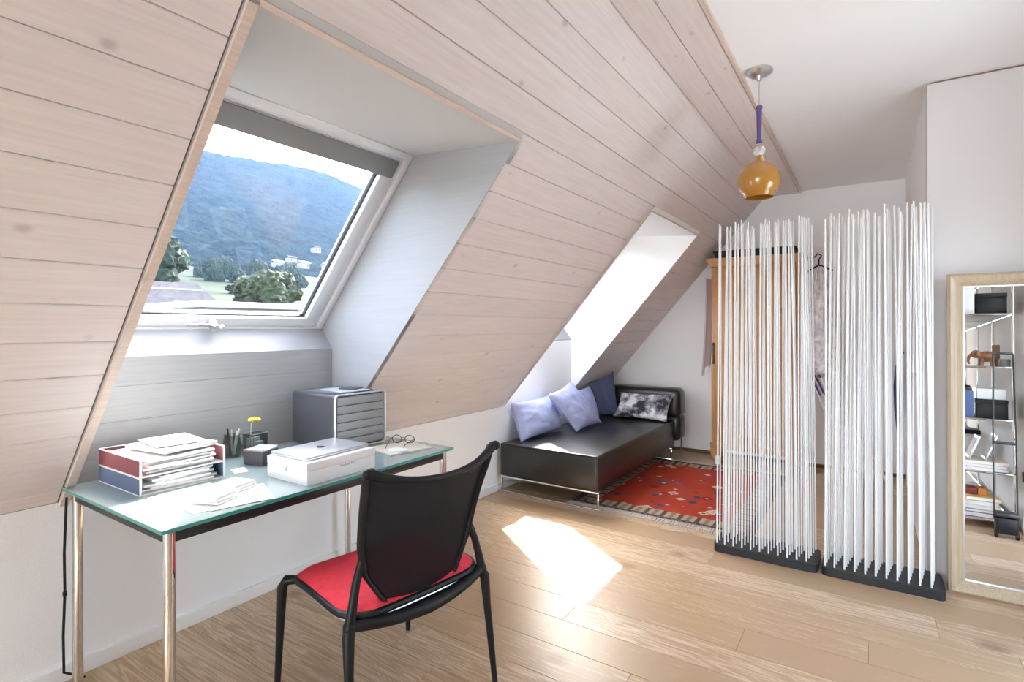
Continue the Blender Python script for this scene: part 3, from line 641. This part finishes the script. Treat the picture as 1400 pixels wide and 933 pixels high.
# folded drying rack leaning on the end wall
M['purple'] = mat('purple_plastic', (.10, .07, .22), .5)
rk = thing('drying_rack', 'folded white tube drying rack with purple joints leaning by the wall', 'drying rack', (2.25, 5.45, 0))
for k, dy in enumerate((0, .03, .06)):
    fr = MB(); x0, x1 = -.20 + .03 * k, .17 + .06 * k
    for s in (0, .085): fr.cyl((x1 + s, dy, .01), (x0 + s, dy + .12, .86), .012, n=10)
    for q in range(7):
        f = .1 + q * .12; p = Vector((x1, dy, .01)).lerp(Vector((x0, dy + .12, .86)), f); fr.cyl(p, p + Vector((.085, 0, 0)), .006, n=6)
    fr.build('tube_frame', 'white', rk)
for k, dy in enumerate((0, .03, .06)): MB().cyl((-.12 + .03 * k, dy + .1, .70), (-.20 + .03 * k, dy + .125, .88), .013, n=10).build('joint', 'purple', rk)
for x in (.17, .255): MB().cyl((x, 0, 0), (x, 0, .10), .012, n=10).build('foot_cap', 'black', rk)
um = thing('umbrella', 'slim dark umbrella hanging on a wall hook by the closet corner', 'umbrella', (2.70, 5.72, 0))
MB().lathe([(0, .40), (.006, .42), (.022, .60), (.028, .80), (.016, .98), (.008, 1.0), (0, 1.0)], n=14).build('canopy', 'navy_shade', um); MB().tube([(0, 0, .99), (0, 0, 1.08), (.02, 0, 1.11), (.045, 0, 1.09)], .008, 8).build('handle', 'bronze', um)
MB().cyl((.02, .08, 1.10), (.02, -.02, 1.105), .005, n=8).build('wall_hook', 'steel', um)
tag(MB().box((1.262, 5.395, .0), (1.305, 5.435, .085), .008, 3).build('white_box', 'white'), 'small white box standing on the floor beside the wardrobe foot', 'box')  # plain small box of no known use

# ------------------------------------------------------------------ things on the desk
M['traywine'] = mat('wine_red_card', (.26, .075, .085), .55); M['trayblue'] = mat('slate_blue_card', (.12, .155, .25), .55)
def tray(z, m, label):
    t = thing('letter_tray', label, 'letter tray', (.243, .984, z))
    h = .060; X, Y = .172, .144
    MB().box((-X, -Y, .0), (X, Y, .004)).build('base', 'white', t, smooth=False)
    for s in (-1, 1): MB().box((-X, s * Y - .002, .003), (X, s * Y + .002, h)).build('side_panel', m, t, smooth=False)
    MB().box((-X - .002, -Y, .003), (-X + .002, Y, h)).build('back_panel', m, t, smooth=False)
    e = MB()
    for s in (-1, 1): e.box((-X, s * Y - .0035, h - .002), (X + .003, s * Y + .0035, h + .0015), .001).box((X - .002, s * Y - .0035, 0), (X + .003, s * Y + .0035, h), .001).box((-X, s * Y - .0032, 0), (X, s * Y + .0032, .003), .001)
    e.box((-X - .003, -Y, h - .002), (-X + .003, Y, h + .0015), .001).box((X - .002, -Y, 0), (X + .003, Y, .005), .001)
    e.build('edge_trim', 'white', t)
    return t
tray(DZ, 'trayblue', 'lower slate blue letter tray with white edges on the glass desk')
tray(DZ + .062, 'traywine', 'upper wine red letter tray stacked on the blue one')
def sheet(name, label, cat, cx, cy, z, lx, ly, th, rz, m, group=None, curl=0, seed=0):
    mb = MB(); n = 8
    def f(a, b, k):
        x, y = (a - .5) * lx, (b - .5) * ly
        return (x, y, th * k + curl * (noise.noise(Vector((a * 2 + seed, b * 2, 0))) + .5) * (abs(a - .5) * 2) ** 2)
    mb.grid(lambda a, b: f(a, b, 1), n, n).grid(lambda a, b: f(a, b, 0), n, n)
    edge_ = [(i / n, 0) for i in range(n)] + [(1, i / n) for i in range(n)] + [(1 - i / n, 1) for i in range(n)] + [(0, 1 - i / n) for i in range(n)]
    for p, q in zip(edge_, edge_[1:] + edge_[:1]):
        mb.b.faces.new([mb.b.verts.new(f(*p, 0)), mb.b.verts.new(f(*q, 0)), mb.b.verts.new(f(*q, 1)), mb.b.verts.new(f(*p, 1))])
    o = mb.build(name, m, None, (cx, cy, z), rot=(0, 0, R(rz)), weld=.00005)
    return tag(o, label, cat, group)
# contents of the trays: loose fans of sheets in the lower one, a fuller stack in the upper one
for k in range(6):
    sheet('paper_sheaf', ('lowest', 'second', 'third', 'fourth', 'fifth', 'topmost')[k] + ' sheaf of loose papers counted up from the base of the blue tray', 'papers', .25 + .004 * (k % 3), .98 + .006 * (k % 2), DZ + .0052 + .0082 * k, .30, .245 - .012 * k, .0078, (-3, 2, -5, 4, 0, 6)[k], 'paper2' if k % 2 else 'paper', 'papers in the blue tray', .0015, k)
for k in range(5):
    sheet('paper_sheaf', ('lowest', 'second', 'third', 'fourth', 'topmost')[k] + ' sheaf of loose papers counted up from the base of the red tray', 'papers', .25 + .005 * (k % 3), .975 + .007 * (k % 2), DZ + .0685 + .0098 * k, .30, .235, .0072, (2, -4, 5, -2, 3, -6, 1)[k], 'paper' if k % 3 else 'paper2', 'papers in the red tray', .002, 11 + k)
np_ = sheet('newspaper', 'folded newspaper and magazine lying on top of the red tray', 'newspaper', .26, 1.01, DZ + .1245, .25, .20, .012, 8, 'paper2', None, .003, 3)
tag(MB().box((-.105, -.085, 0), (.105, .085, .004), .001).build('magazine', 'paper', None, (.235, 1.02, DZ + .1415), rot=(0, 0, R(-6))), 'bright white magazine topmost on the tray stack', 'magazine')
# papers in front
for k, (x, y, lx, ly, rz) in enumerate(((.60, .955, .30, .21, 2), (.665, 1.015, .26, .19, -14), (.70, 1.05, .21, .15, -22))):
    sheet('paper_sheet', ('large white sheet lying lowest on the desk in front of the trays', 'white sheet turned askew on the large sheet on the desk', 'small white sheet topmost near the desk front edge')[k], 'paper', x, y, DZ + .0006 + .0011 * k, lx, ly, .0008, rz, 'paper')
for k, (x, y, rz) in enumerate(((.675, .955, 20), (.60, 1.07, 16))):
    o = MB()
    for q in range(3): o.box((-.055 + .003 * q, -.045, .0085 * q), (.055 - .004 * q, .045 - .003 * q, .0085 * q + .0075), .0015, 2)
    tag(o.build('card_stack', 'paper', None, (x, y, DZ + .0042), rot=(0, 0, R(rz))), ('stack of white cards on the loose sheets near the desk end', 'stack of white cards on the loose sheets towards the laptop box')[k], 'cards')
tag(MB().box((-.038, -.026, 0), (.038, .026, .002), .0006, 1).build('business_card', 'paper', None, (.37, 1.215, DZ), rot=(0, 0, R(-18))), 'single small white card lying between trays and grey note box', 'card')
# laptop box with the laptop on it
M['boxwhite'] = mat('white_carton', (.80, .80, .80), .5); M['greyprint'] = mat('grey_print', (.45, .45, .46), .6); M['darkmark'] = mat('dark_mirror_mark', (.05, .05, .055), .2, .5)
bx = thing('laptop_box', 'white laptop carton standing under the silver laptop on the desk', 'box', (.665, 1.393, DZ), R(0))
MB().box((-.125, -.163, 0), (.125, .163, .052), .002).build('carton_base', 'boxwhite', bx); MB().box((-.1255, -.1635, .0525), (.1255, .1635, .083), .002).build('carton_lid', 'boxwhite', bx)
o = link('printed_name', text_mesh('MacBook Pro', .013), bx, (.1258, .02, .045), (R(90), 0, R(90))); o.data.materials.append(M['greyprint'])
def emblem(size):
    mb = MB(); pts = []
    for k in range(36):
        a = 2 * math.pi * k / 36; r = 1 + .07 * math.cos(2 * a) * (1 if math.sin(a) < 0 else .3); x, y = r * math.cos(a) * .9, r * math.sin(a)
        if y > .5: y -= .22 * math.exp(-(x / .28) ** 2)
        if y < -.7: y += .12 * math.exp(-(x / .22) ** 2)
        d = math.hypot(x - 1.12, y - .15)
        if d < .5: q = .5 / max(d, .01); x, y = 1.12 + (x - 1.12) * q, .15 + (y - .15) * q
        pts.append((x * size / 2, y * size / 2))
    mb.prism(pts, 'z', 0, .0005)
    mb.prism([((.0 + .3 * math.cos(a) * .9 + .14) * size / 2, (1.18 + .3 * math.sin(a) + .25 * math.cos(a)) * size / 2) for a in [k * math.pi / 5 for k in range(10)]], 'z', 0, .0005); return mb
emblem(.016).build('emblem', 'greyprint', bx, (0, -.1637, .045), rot=(R(90), 0, 0))
lp = thing('laptop', 'closed silver laptop with dark emblem lying on the white carton', 'laptop', (.65, 1.395, DZ + .083), R(2))
MB().box((-.108, -.152, .0012), (.108, .152, .009), .003, 3).build('laptop_base', 'silver', lp); MB().box((-.108, -.152, .0098), (.108, .152, .0150), .0025, 3).build('laptop_lid', 'silver', lp)
emblem(.036).build('emblem', 'darkmark', lp, (0, 0, .0150), rot=(0, 0, R(90)))
for sx in (-1, 1):
    for sy in (-1, 1): MB().cyl((sx * .09, sy * .13, 0), (sx * .09, sy * .13, .002), .006, n=10).build('foot', 'black', lp)
# drawer cabinet
cb = thing('drawer_cabinet', 'grey desktop drawer cabinet with silver rim and dark flanks', 'drawer cabinet', (.262, 1.792, DZ), R(-3))
MB().box((-.185, -.148, .004), (.170, .148, .262), .016, 4).build('cabinet_shell', 'dgrey', cb)
rim = MB(); P = []
for (sx, sz, a0) in ((1, 1, 0), (-1, 1, 90), (-1, -1, 180), (1, -1, 270)):
    for q in range(6): a = R(a0 + q * 18); P.append((sx * .148 - sx * .018 + .018 * math.cos(a), .133 + sz * .129 - sz * .018 + .018 * math.sin(a)))
rim.tube([(.178, p[0], p[1]) for p in P], .0085, 8, closed=True, flat=.55).build('front_rim', 'silver', cb)
M['drawergrey'] = mat('light_grey_drawer', (.30, .30, .305), .42)
for k in range(6):
    z0 = .016 + k * .0395
    MB().box((.160, -.138, z0), (.184, .138, z0 + .0365), .002).build('drawer', 'drawergrey', cb)
sheet('folder', 'flat grey folder lying on top of the drawer cabinet', 'folder', .27, 1.79, DZ + .2625, .25, .20, .004, 10, 'mgrey')
sheet('brochure', 'pale blue brochure topmost on the drawer cabinet', 'brochure', .30, 1.80, DZ + .267, .20, .16, .003, -8, mat('pale_blue_paper', (.55, .60, .68), .4))
tag(MB().box((-.045, -.04, 0), (.045, .04, .007), .002).build('notebook', 'dgrey', None, (.31, 1.83, DZ + .2702), rot=(0, 0, R(14))), 'small dark notebook on the pale brochure above the cabinet', 'notebook')
# note box with cards
nb = thing('note_box', 'small dark grey note box with white card on top beside the carton', 'box', (.325, 1.335, DZ), R(14))
MB().box((-.052, -.045, 0), (.052, .045, .056), .003).build('box_body', 'dgrey', nb); MB().box((-.053, -.046, .0565), (.053, .046, .064), .002).build('box_lid', 'mgrey', nb)
sheet('index_card', 'white index card lying across the dark note box', 'card', .33, 1.34, DZ + .0645, .085, .10, .0015, 32, 'paper')
# two pen holders at the back
M['holderglass'] = glass_mat('smoky_glass', (.72, .75, .74))
g1 = thing('pen_glass', 'round bulbous glass holding pens at the back of the desk', 'glass', (.115, 1.325, DZ))
MB().lathe([(0, .002), (.034, .003), (.042, .02), (.044, .045), (.036, .075), (.032, .092), (.034, .100), (.031, .100), (.029, .09), (.033, .074), (.040, .045), (.038, .022), (.031, .008), (0, .007)], n=28).build('glass_body', 'holderglass', g1)
for k, (dx, dy, l, m) in enumerate(((.012, .01, .125, 'cream'), (-.012, .006, .118, 'steel'), (.004, -.012, .13, 'bronze'), (-.004, .014, .112, 'white'))):
    tag(MB().cyl((.115 + dx * .6, 1.325 + dy * .6, DZ + .0085), (.115 + dx * 2, 1.325 + dy * 2, DZ + l), .004, n=10).build('pen', m), ('cream pencil standing in the bulbous pen glass', 'steel pen standing in the bulbous pen glass', 'dark bronze pen standing in the bulbous pen glass', 'white pen standing in the bulbous pen glass')[k], 'pen')
g2 = thing('pen_box', 'square smoky glass holder with paper slips beside the round pen glass', 'holder', (.15, 1.415, DZ), R(8))
b = MB()
for lo, hi in (((-.035, -.04, .0), (.035, .04, .006)), ((-.035, -.04, .006), (.035, -.036, .098)), ((-.035, .036, .006), (.035, .04, .098)), ((-.035, -.036, .006), (-.031, .036, .098)), ((.031, -.036, .006), (.035, .036, .098))): b.box(lo, hi)
b.build('holder_body', 'holderglass', g2, smooth=False)
MB().tube([(-.035, -.04, .098), (.035, -.04, .098), (.035, .04, .098), (-.035, .04, .098)], .003, 6, closed=True).build('metal_rim', 'steel', g2)
MB().box((-.025, -.032, .008), (-.005, .032, .075), .003).build('paper_slips', 'paper2', g2); MB().box((.004, -.03, .008), (.022, .028, .06), .003).build('paper_slips', 'paper2', g2)
M['yellow'] = mat('yellow_petals', (.85, .68, .04), .6); M['stemgreen'] = mat('pale_stem', (.62, .62, .55), .6)
fl = thing('paper_flower', 'yellow flower on a pale stem standing in the square holder', 'flower', (.15, 1.41, DZ + .007))
MB().tube([(0, -.012, .001), (-.002, -.016, .08), (-.004, -.012, .135), (-.002, 0, .150)], .0025, 6).build('stem', 'stemgreen', fl)
pt = MB()
for k in range(7):
    a = k * 2 * math.pi / 7; pt.sph((-.002 + .016 * math.cos(a), .002 + .016 * math.sin(a), .154 - .004 * (k % 2)), .013, (1, 1, .45), 10, 6)
pt.sph((-.002, .002, .158), .011, (1, 1, .6), 10, 6).build('petals', 'yellow', fl)
# writing pad, mouse and spectacles
tag(MB().box((-.105, -.115, 0), (.105, .115, .008), .002).build('writing_pad', 'cream', None, (.625, 1.86, DZ), rot=(0, 0, R(-12))), 'cream writing pad under the spectacles beside the drawer cabinet', 'notepad')
ms = MB().sph((0, 0, 0), .5, (.062, .10, .028), 20, 12)
for v in ms.b.verts: v.co.z = max(v.co.z, -.004)
tag(ms.build('computer_mouse', 'white', None, (.68, 1.79, DZ + .012), rot=(0, 0, R(-60))), 'flat white computer mouse resting on the cream writing pad', 'mouse')
sp_ = thing('spectacles', 'dark folded spectacles lying on the cream writing pad', 'glasses', (.585, 1.92, DZ + .008), R(25))
rimm = MB()
for s in (-1, 1): rimm.tube([(s * .033 + .024 * math.cos(k * math.pi / 10), .006, .022 + .019 * math.sin(k * math.pi / 10)) for k in range(20)], .0018, 6, closed=True)
rimm.tube([(-.009, .006, .026), (0, .004, .030), (.009, .006, .026)], .0016, 6).build('rim', 'bronze', sp_)
for s in (-1, 1):
    MB().tube([(s * .057, .006, .026), (s * .060, -.005, .026), (s * .045, -.09, .016), (s * .042, -.12, .002)], .0018, 6).build('temple', 'bronze', sp_)
    MB().lathe([(0, 0), (.0235, 0)], n=20).build('lens', 'pane', sp_, (s * .033, .006, .022), rot=(R(90), 0, 0))

# ------------------------------------------------------------------ shelf seen in the mirror
SZ = [.06, .39, .76, 1.13, 1.505, 1.86]; SXA, SXB, SYA, SYB = 3.055, 3.335, -.30, 1.97
sh = thing('chrome_shelf', 'long chrome tube shelf along the white wall, reflected in the mirror', 'shelf', (3.195, .835, 0))
hx, hy = (SXB - SXA) / 2, (SYB - SYA) / 2; bays = [-hy + k * 2 * hy / 3 for k in range(4)]
for yy in bays:
    for s in (-1, 1): MB().cyl((s * hx, yy, .0), (s * hx, yy, 1.90), .0095, n=14).build('post', 'chrome', sh)
for zz in SZ:
    MB().box((-hx + .008, -hy, zz - .006), (hx - .008, hy, zz), .001).build('shelf_board', 'shelfgrey' if False else 'steel', sh)
    rl = MB()
    for s in (-1, 1): rl.cyl((s * hx, -hy, zz - .004), (s * hx, hy, zz - .004), .007, n=10)
    for yy in bays: rl.cyl((-hx, yy, zz - .004), (hx, yy, zz - .004), .007, n=10)
    rl.build('rail', 'chrome', sh)
def block(name, label, cat, m, x0, x1, y0, y1, z0, h, rz=0, group=None, bev=.003):
    w, d = (x1 - x0) / 2, (y1 - y0) / 2
    return tag(MB().box((-w, -d, 0), (w, d, h), bev).build(name, m, None, ((x0 + x1) / 2, (y0 + y1) / 2, z0 + .0005), rot=(0, 0, R(rz))), label, cat, group)
for zz, h in ((SZ[4], .15), (SZ[2], .135)):
    bxx = thing('storage_box', ('black storage box on the top chrome shelf seen in the mirror', 'black storage box under the white one on the chrome shelf')[zz < 1], 'box', (3.225, 1.80, zz + .0005))
    MB().box((-.085, -.13, 0), (.085, .13, h - .03), .003).build('box_body', 'black', bxx); MB().box((-.087, -.132, h - .029), (.087, .132, h), .003).build('box_lid', 'black', bxx)
block('storage_box', 'white box standing on the black storage box in the shelf', 'box', 'white', 3.145, 3.30, 1.69, 1.92, SZ[2] + .136, .075)
for k in range(4):
    bd = thing('binder', ('first', 'second', 'third', 'fourth')[k] + ' white ring binder counted from the mirror end of the top shelf', 'binder', (3.085 + .0, 1.90 - k * .055, SZ[4] + .0005), 0, 'binders on the chrome shelf')
    MB().box((-.02, -.024, 0), (.05, .024, .27), .003).build('cover', 'white', bd); MB().box((-.022, -.018, .05), (-.0195, .018, .18)).build('spine_label', 'greyprint', bd)
# elephant figure
M['carved'] = mat('carved_wood_figure', (.32, .13, .055), .4, var=.5, vscale=22)
el = MB(); ex_, ey_, ez_ = 0, 0, 0
el.sph((0, 0, .072), .05, (1.15, .7, .78), 18, 12).sph((-.062, 0, .088), .028, (1, .85, 1.05), 14, 10)
for sx in (-.035, .035):
    for sy in (-.02, .02): el.cyl((sx, sy, 0), (sx * .9, sy * .8, .06), .014, .017, 10)
el.tube([(-.082, 0, .085), (-.100, 0, .065), (-.104, 0, .035), (-.096, 0, .014)], [.013, .010, .008, .006], 8)
for s in (-1, 1): el.sph((-.052, s * .028, .09), .024, (.75, .25, 1), 12, 8)
tag(el.build('elephant_figure', 'carved', None, (3.21, 1.84, SZ[3] + .0005)), 'carved brown wooden elephant on the chrome shelf seen in mirror', 'figurine')
block('cardboard_box', 'small brown cardboard box behind the carved elephant', 'box', mat('brown_carton', (.36, .22, .12), .8), 3.255, 3.30, 1.68, 1.76, SZ[3], .16, 8)
block('keepsake_box', 'low grey box beside the carved elephant on the shelf', 'box', 'mgrey', 3.275, 3.325, 1.80, 1.93, SZ[3], .055)
block('blue_package', 'tall blue package standing beside the stacked shelf boxes', 'package', mat('blue_carton', (.10, .16, .36), .5), 3.085, 3.13, 1.84, 1.90, SZ[2], .19, 5)  # plain tall carton
for k, (x, lab) in enumerate(((3.10, 'small silver photo frame tilted back on the chrome shelf near its edge'), (3.19, 'larger silver photo frame tilted back in the middle of the shelf'))):
    pf = thing('photo_frame', lab, 'photo frame', (x, 1.82, SZ[1] + .075)); pf.rotation_euler = (0, R(20), 0)
    MB().box((-.006, -.09, 0), (.006, .09, .17 + .02 * k), .002).build('frame', 'silver', pf); MB().box((-.008, -.075, .015), (-.0055, .075, .155 + .02 * k)).build('picture', 'paper2', pf)
bc = [('pale pink', (.70, .42, .38)), ('white', (.75, .75, .74)), ('cream', (.72, .66, .50)), ('dark red', (.30, .05, .05)), ('yellow', (.72, .56, .20)), ('grey', (.35, .35, .37)), ('orange', (.62, .22, .06))]
def book(cname, colr, x, y, z, w, d, h, rz, where):
    b = thing('book', f'{cname} book lying flat in the pile on the {where} chrome shelf', 'book', (x, y, z + .0004), R(rz))
    mname = 'bookcover_' + cname.replace(' ', '_')
    if mname not in M: M[mname] = mat(mname, colr, .5)
    MB().box((-w / 2, -d / 2, 0), (w / 2, d / 2, .0025)).box((-w / 2, -d / 2, h - .0025), (w / 2, d / 2, h)).box((-w / 2, -d / 2, .0025), (-w / 2 + .003, d / 2, h - .0025)).build('cover', mname, b, smooth=False)
    MB().box((-w / 2 + .003, -d / 2 + .004, .0026), (w / 2 - .004, d / 2 - .004, h - .0026)).build('pages', 'paper', b, smooth=False)
z = SZ[1]
for k, q in enumerate((1, 0, 2)): book(bc[q][0], bc[q][1], 3.19, 1.80, z, .24, .27, .022, (0, 3, -2)[k], 'second'); z += .0228
z = SZ[0]
for k, (q, h) in enumerate(((3, .032), (5, .02), (2, .028), (1, .03), (4, .024))): book(bc[q][0], bc[q][1], 3.17, 1.78, z, .22 - .006 * k, .28, h, (0, -4, 3, 6, -3)[k], 'lowest'); z += h + .001
block('tea_box', 'dark red box lying on the lowest shelf pile of books', 'box', mat('maroon_carton', (.22, .03, .025), .5), 3.09, 3.15, 1.72, 1.84, z, .05)
block('tea_box', 'orange box beside the dark red box on the lowest shelf', 'box', mat('orange_carton', (.62, .20, .04), .5), 3.155, 3.20, 1.72, 1.84, z, .05)
for k, yy in enumerate((1.05, .75, .2, -.1)):
    for j, zz in enumerate((SZ[4], SZ[2], SZ[1])):
        block('storage_box', f"{('black', 'grey', 'white')[(k + j) % 3]} storage box farther along the {('second', 'third', 'top')[2 - j] if j else 'top'} chrome shelf", 'box', ('black', 'mgrey', 'white')[(k + j) % 3], 3.10, 3.30, yy - .11, yy + .11, zz, .16 + .03 * ((k + j) % 2), 0, 'boxes farther along the shelf')
# luggage cart in front of the shelf
lc = thing('luggage_cart', 'black folding luggage cart with tall handle in front of the shelf', 'cart', (3.255, 2.16, 0))
MB().box((-.055, -.05, .03), (.055, .05, .135), .01).build('cart_box', 'black', lc)
MB().box((-.058, -.052, .14), (.058, .052, .165), .006).build('cart_lid', 'blacksteel', lc)
hd = MB()
for s in (-1, 1): hd.tube([(s * .058, .0, .12), (s * .058, -.012, .6), (s * .050, -.03, 1.22)], .005, 8)
hd.cyl((-.05, -.03, 1.22), (.05, -.03, 1.22), .007, n=8).cyl((-.055, -.014, .62), (.055, -.014, .62), .010, n=8).cyl((-.056, -.008, .42), (.056, -.008, .42), .004, n=8).build('handle', 'blacksteel', lc)
for s in (-1, 1): MB().cyl((s * .045, .02, .022), (s * .060, .02, .022), .022, n=16).build('wheel', 'black', lc)
sk = thing('wall_plug', 'black plug adaptor in the wall beside the shelf', 'plug', (XR, 2.12, .40))
MB().box((-.012, -.04, -.04), (0, .04, .04), .004).build('plate', 'white', sk); MB().box((-.055, -.028, -.03), (-.012, .028, .035), .006).build('adaptor', 'black', sk)
tag(MB().tube([(XR - .03, 2.12, .365), (XR - .035, 2.13, .25), (XR - .05, 2.16, .12), (XR - .04, 2.2, .03), (XR - .03, 2.3, .012)], .007, 8).sph((XR - .05, 2.17, .10), .03, (.8, 1, 2.2)).build('white_cable', 'white'), 'thick white cable hanging from the plug to the floor', 'cable')

# ------------------------------------------------------------------ outside: hillside, neighbours, trees
M['forest'] = mat('forest_hillside', (.009, .014, .013), .95, var=.75, vscale=.09, spec=.0, bump=1.0, bscale=.16)
for nd in M['forest'].node_tree.nodes:
    if nd.type == 'BUMP': nd.inputs['Distance'].default_value = 9; M['meadow'] = mat('meadow', (.032, .040, .026), .95, var=.4, vscale=.05, spec=.05)
def ground(s, y):
    pr = [(0, -9), (30, -6), (50, .5), (80, 5.6), (140, 12.5), (200, 22), (260, 36), (400, 96), (520, 160), (600, 194), (700, 186), (1000, 120)]
    for (a, p), (b, q) in zip(pr, pr[1:]):
        if s <= b: k = (s - a) / (b - a); z = p + (q - p) * k; break
    else: z = 120
    k = min(1, max(0, (s - 250) / 350))
    ry = [(-400, 150), (150, 172), (303, 190), (358, 200), (400, 204), (457, 204), (515, 198), (700, 185), (1100, 160)]
    for (a, p), (b, q) in zip(ry, ry[1:]):
        if y <= b: f = p + (q - p) * max(0, (y - a) / (b - a)); break
    else: f = 160
    z *= 1 + k * (f / 194 - 1)
    r = noise.noise(Vector((s * .012, y * .012, 0))) * 14 * k * (1 - .6 * max(0, 1 - abs(s - 600) / 120)) + noise.noise(Vector((s * .12, y * .12, 3))) * 3.2 * min(1, max(0, (s - 215) / 60))
    return z + r
hl = MB(); NS, NY = 150, 190
ss = [24 + 700 * (i / NS) ** 1.35 for i in range(NS + 1)]; ys = [-260 + 1250 * j / NY for j in range(NY + 1)]
g = [[hl.b.verts.new((-s, y, ground(s, y))) for y in ys] for s in ss]
for i in range(NS):
    for j in range(NY):
        f = hl.b.faces.new((g[i][j], g[i + 1][j], g[i + 1][j + 1], g[i][j + 1])); f.material_index = 0 if ss[i] > 205 + 25 * noise.noise(Vector((0, ys[j] * .02, 0))) else 1
hill = hl.build('hillside', ['forest', 'meadow']); hill['kind'] = 'structure'
M['bark'] = mat('bark', (.08, .05, .03), .9); M['leafdark'] = mat('dark_leaves', (.016, .028, .014), .9, var=.6, vscale=1.2); M['leafolive'] = mat('olive_leaves', (.035, .045, .022), .9, var=.6, vscale=2)
crowns = {}
def tree(label, s, y, zb, h, r, m, group=None, seed=0, base=None):
    t = thing('tree', label, 'tree', (-s, y, base if base is not None else ground(s, y)), 0, group); gz = t.location.z
    key = (m, seed)
    if key not in crowns:
        rnd = random.Random(seed); mb = MB()
        for k in range(26):
            a, e_, q = rnd.uniform(0, 6.28), rnd.uniform(-.9, 1), rnd.uniform(.35, .75)
            c = Vector((math.cos(a) * math.cos(e_) * q, math.sin(a) * math.cos(e_) * q, .1 + math.sin(e_) * .75)); tb = bmesh.new(); bmesh.ops.create_icosphere(tb, subdivisions=3, radius=rnd.uniform(.28, .42))
            for v in tb.verts: v.co *= 1 + .38 * noise.noise(v.co * 9 + Vector((k * 3.1, seed, 0))) + .2 * noise.noise(v.co * 23)
            mb.merge(tb, Matrix.Translation(c))
        o = mb.build('foliage', m, smooth=False); crowns[key] = o.data; bpy.data.objects.remove(o)
    o = link('foliage', crowns[key], t, (0, 0, zb + h / 2 - gz)); o.scale = (r, r, h / 2)
    MB().cyl((0, 0, -.3), (0, 0, zb + h * .4 - gz), r * .09, r * .05, 8).build('trunk', 'bark', t)
tree('broad dark green tree beyond the grey tiled roof outside the window', 60, 26, 4.0, 7.2, 3.4, 'leafdark', None, 1)
tree('bushy olive tree beside the white flat roof outside the window', 27, 18.8, 1.6, 3.0, 1.7, 'leafolive', None, 2)
tree('smaller olive tree behind the bushy olive tree outside the window', 34, 22.0, 2.2, 2.6, 1.6, 'leafolive', None, 3)
for k in range(10):
    s = 150 if k % 2 else 162; y = s * .505 + 3.4 * k * s / 150; tree('dark tree in the belt along the foot of the wooded hill', s, y, s * .080, s * (.046 + .008 * (k * 7 % 3)), 2.75, 'leafdark', 'tree belt below the hill', 4 + k % 3)
for k in range(4): tree('low shrub on the meadow between the roofs and tree belt', 95 + 6 * k, (95 + 6 * k) * (.585 + .012 * k), (95 + 6 * k) * .066, 3.0, 2.6, 'leafdark', 'meadow shrubs', 5)
# houses
M['tilegrey'] = mat('grey_roof_tiles', (.05, .048, .056), .9, var=.25, vscale=4, spec=.03); M['houseplaster'] = mat('house_plaster', (.30, .28, .26), .9); M['metalroof'] = mat('pale_metal_roof', (.40, .41, .43), .5)
def house(label, s, y, zb, zt, w, d, rh, roof, wins=True, rz=0):
    t = thing('house', label, 'house', (-s, y, zb), R(rz))
    MB().box((-d / 2, -w / 2, 0), (d / 2, w / 2, zt - zb)).build('walls', 'houseplaster', t, smooth=False)
    H = zt - zb
    if rh > .4: MB().prism([(-d / 2 - .5, H - .1), (0, H + rh), (d / 2 + .5, H - .1), (d / 2 + .5, H + .12), (0, H + rh + .25), (-d / 2 - .5, H + .12)], 'y', -w / 2 - .4, w / 2 + .4).build('roof', roof, t, smooth=False)
    else: MB().box((-d / 2 - .2, -w / 2 - .2, H), (d / 2 + .2, w / 2 + .2, H + rh), .03).build('roof', roof, t, smooth=False)
    if wins:
        n = max(2, int(w / 2.2))
        for k in range(n):
            yy = -w / 2 + w * (k + .5) / n
            wn = MB().box((d / 2, yy - .5, H - 2.0), (d / 2 + .06, yy + .5, H - .7)).build('window', 'white', t, smooth=False)
            MB().box((d / 2 + .05, yy - .4, H - 1.9), (d / 2 + .08, yy + .4, H - .8)).build('pane', 'gasket', wn, smooth=False)
    return t
hs = house('neighbouring house with grey tiled roof outside the window', 33, 14.0, -6, 2.3, 6.0, 6, 1.5, 'tilegrey')
for k in range(3): MB().box((1.0 + .75 * k, -2.6, 8.3 + 1.15 - .45 * k), (1.12 + .75 * k, 3.2, 8.3 + 1.32 - .45 * k)).build('snow_guard', 'metalroof', hs, smooth=False)
house('neighbouring building with pale flat metal roof outside the window', 21, 12.6, -6, 2.05, 4.0, 5.0, .25, 'metalroof', True)
for k in range(6):
    s = (232, 262, 240, 285, 250, 300)[k]; y = s * (.655 + .030 * k); house('small white house among trees on the distant hillside', s, y, ground(s, y) - 1, ground(s, y) + 2.2, 4.6, 4, 1.0, ('metalroof', 'tilegrey')[k % 2], True)['group'] = 'distant hillside houses'
# summer haze hanging in the valley
hz = MB().box((-720, -280, -12), (-42, 1000, 230)).build('valley_haze', [], smooth=False)
hm = bpy.data.materials.new('valley_haze'); hm.use_nodes = True; n = hm.node_tree; n.nodes.remove(n.nodes['Principled BSDF'])
vs = n.nodes.new('ShaderNodeVolumeScatter'); vs.inputs['Color'].default_value = (.36, .58, 1, 1); vs.inputs['Density'].default_value = .00020; vs.inputs['Anisotropy'].default_value = .2
n.links.new(vs.outputs[0], n.nodes['Material Output'].inputs['Volume']); hz.data.materials.append(hm)
tag(hz, 'pale blue summer haze in front of the wooded hillside outside', 'haze', None, 'stuff')
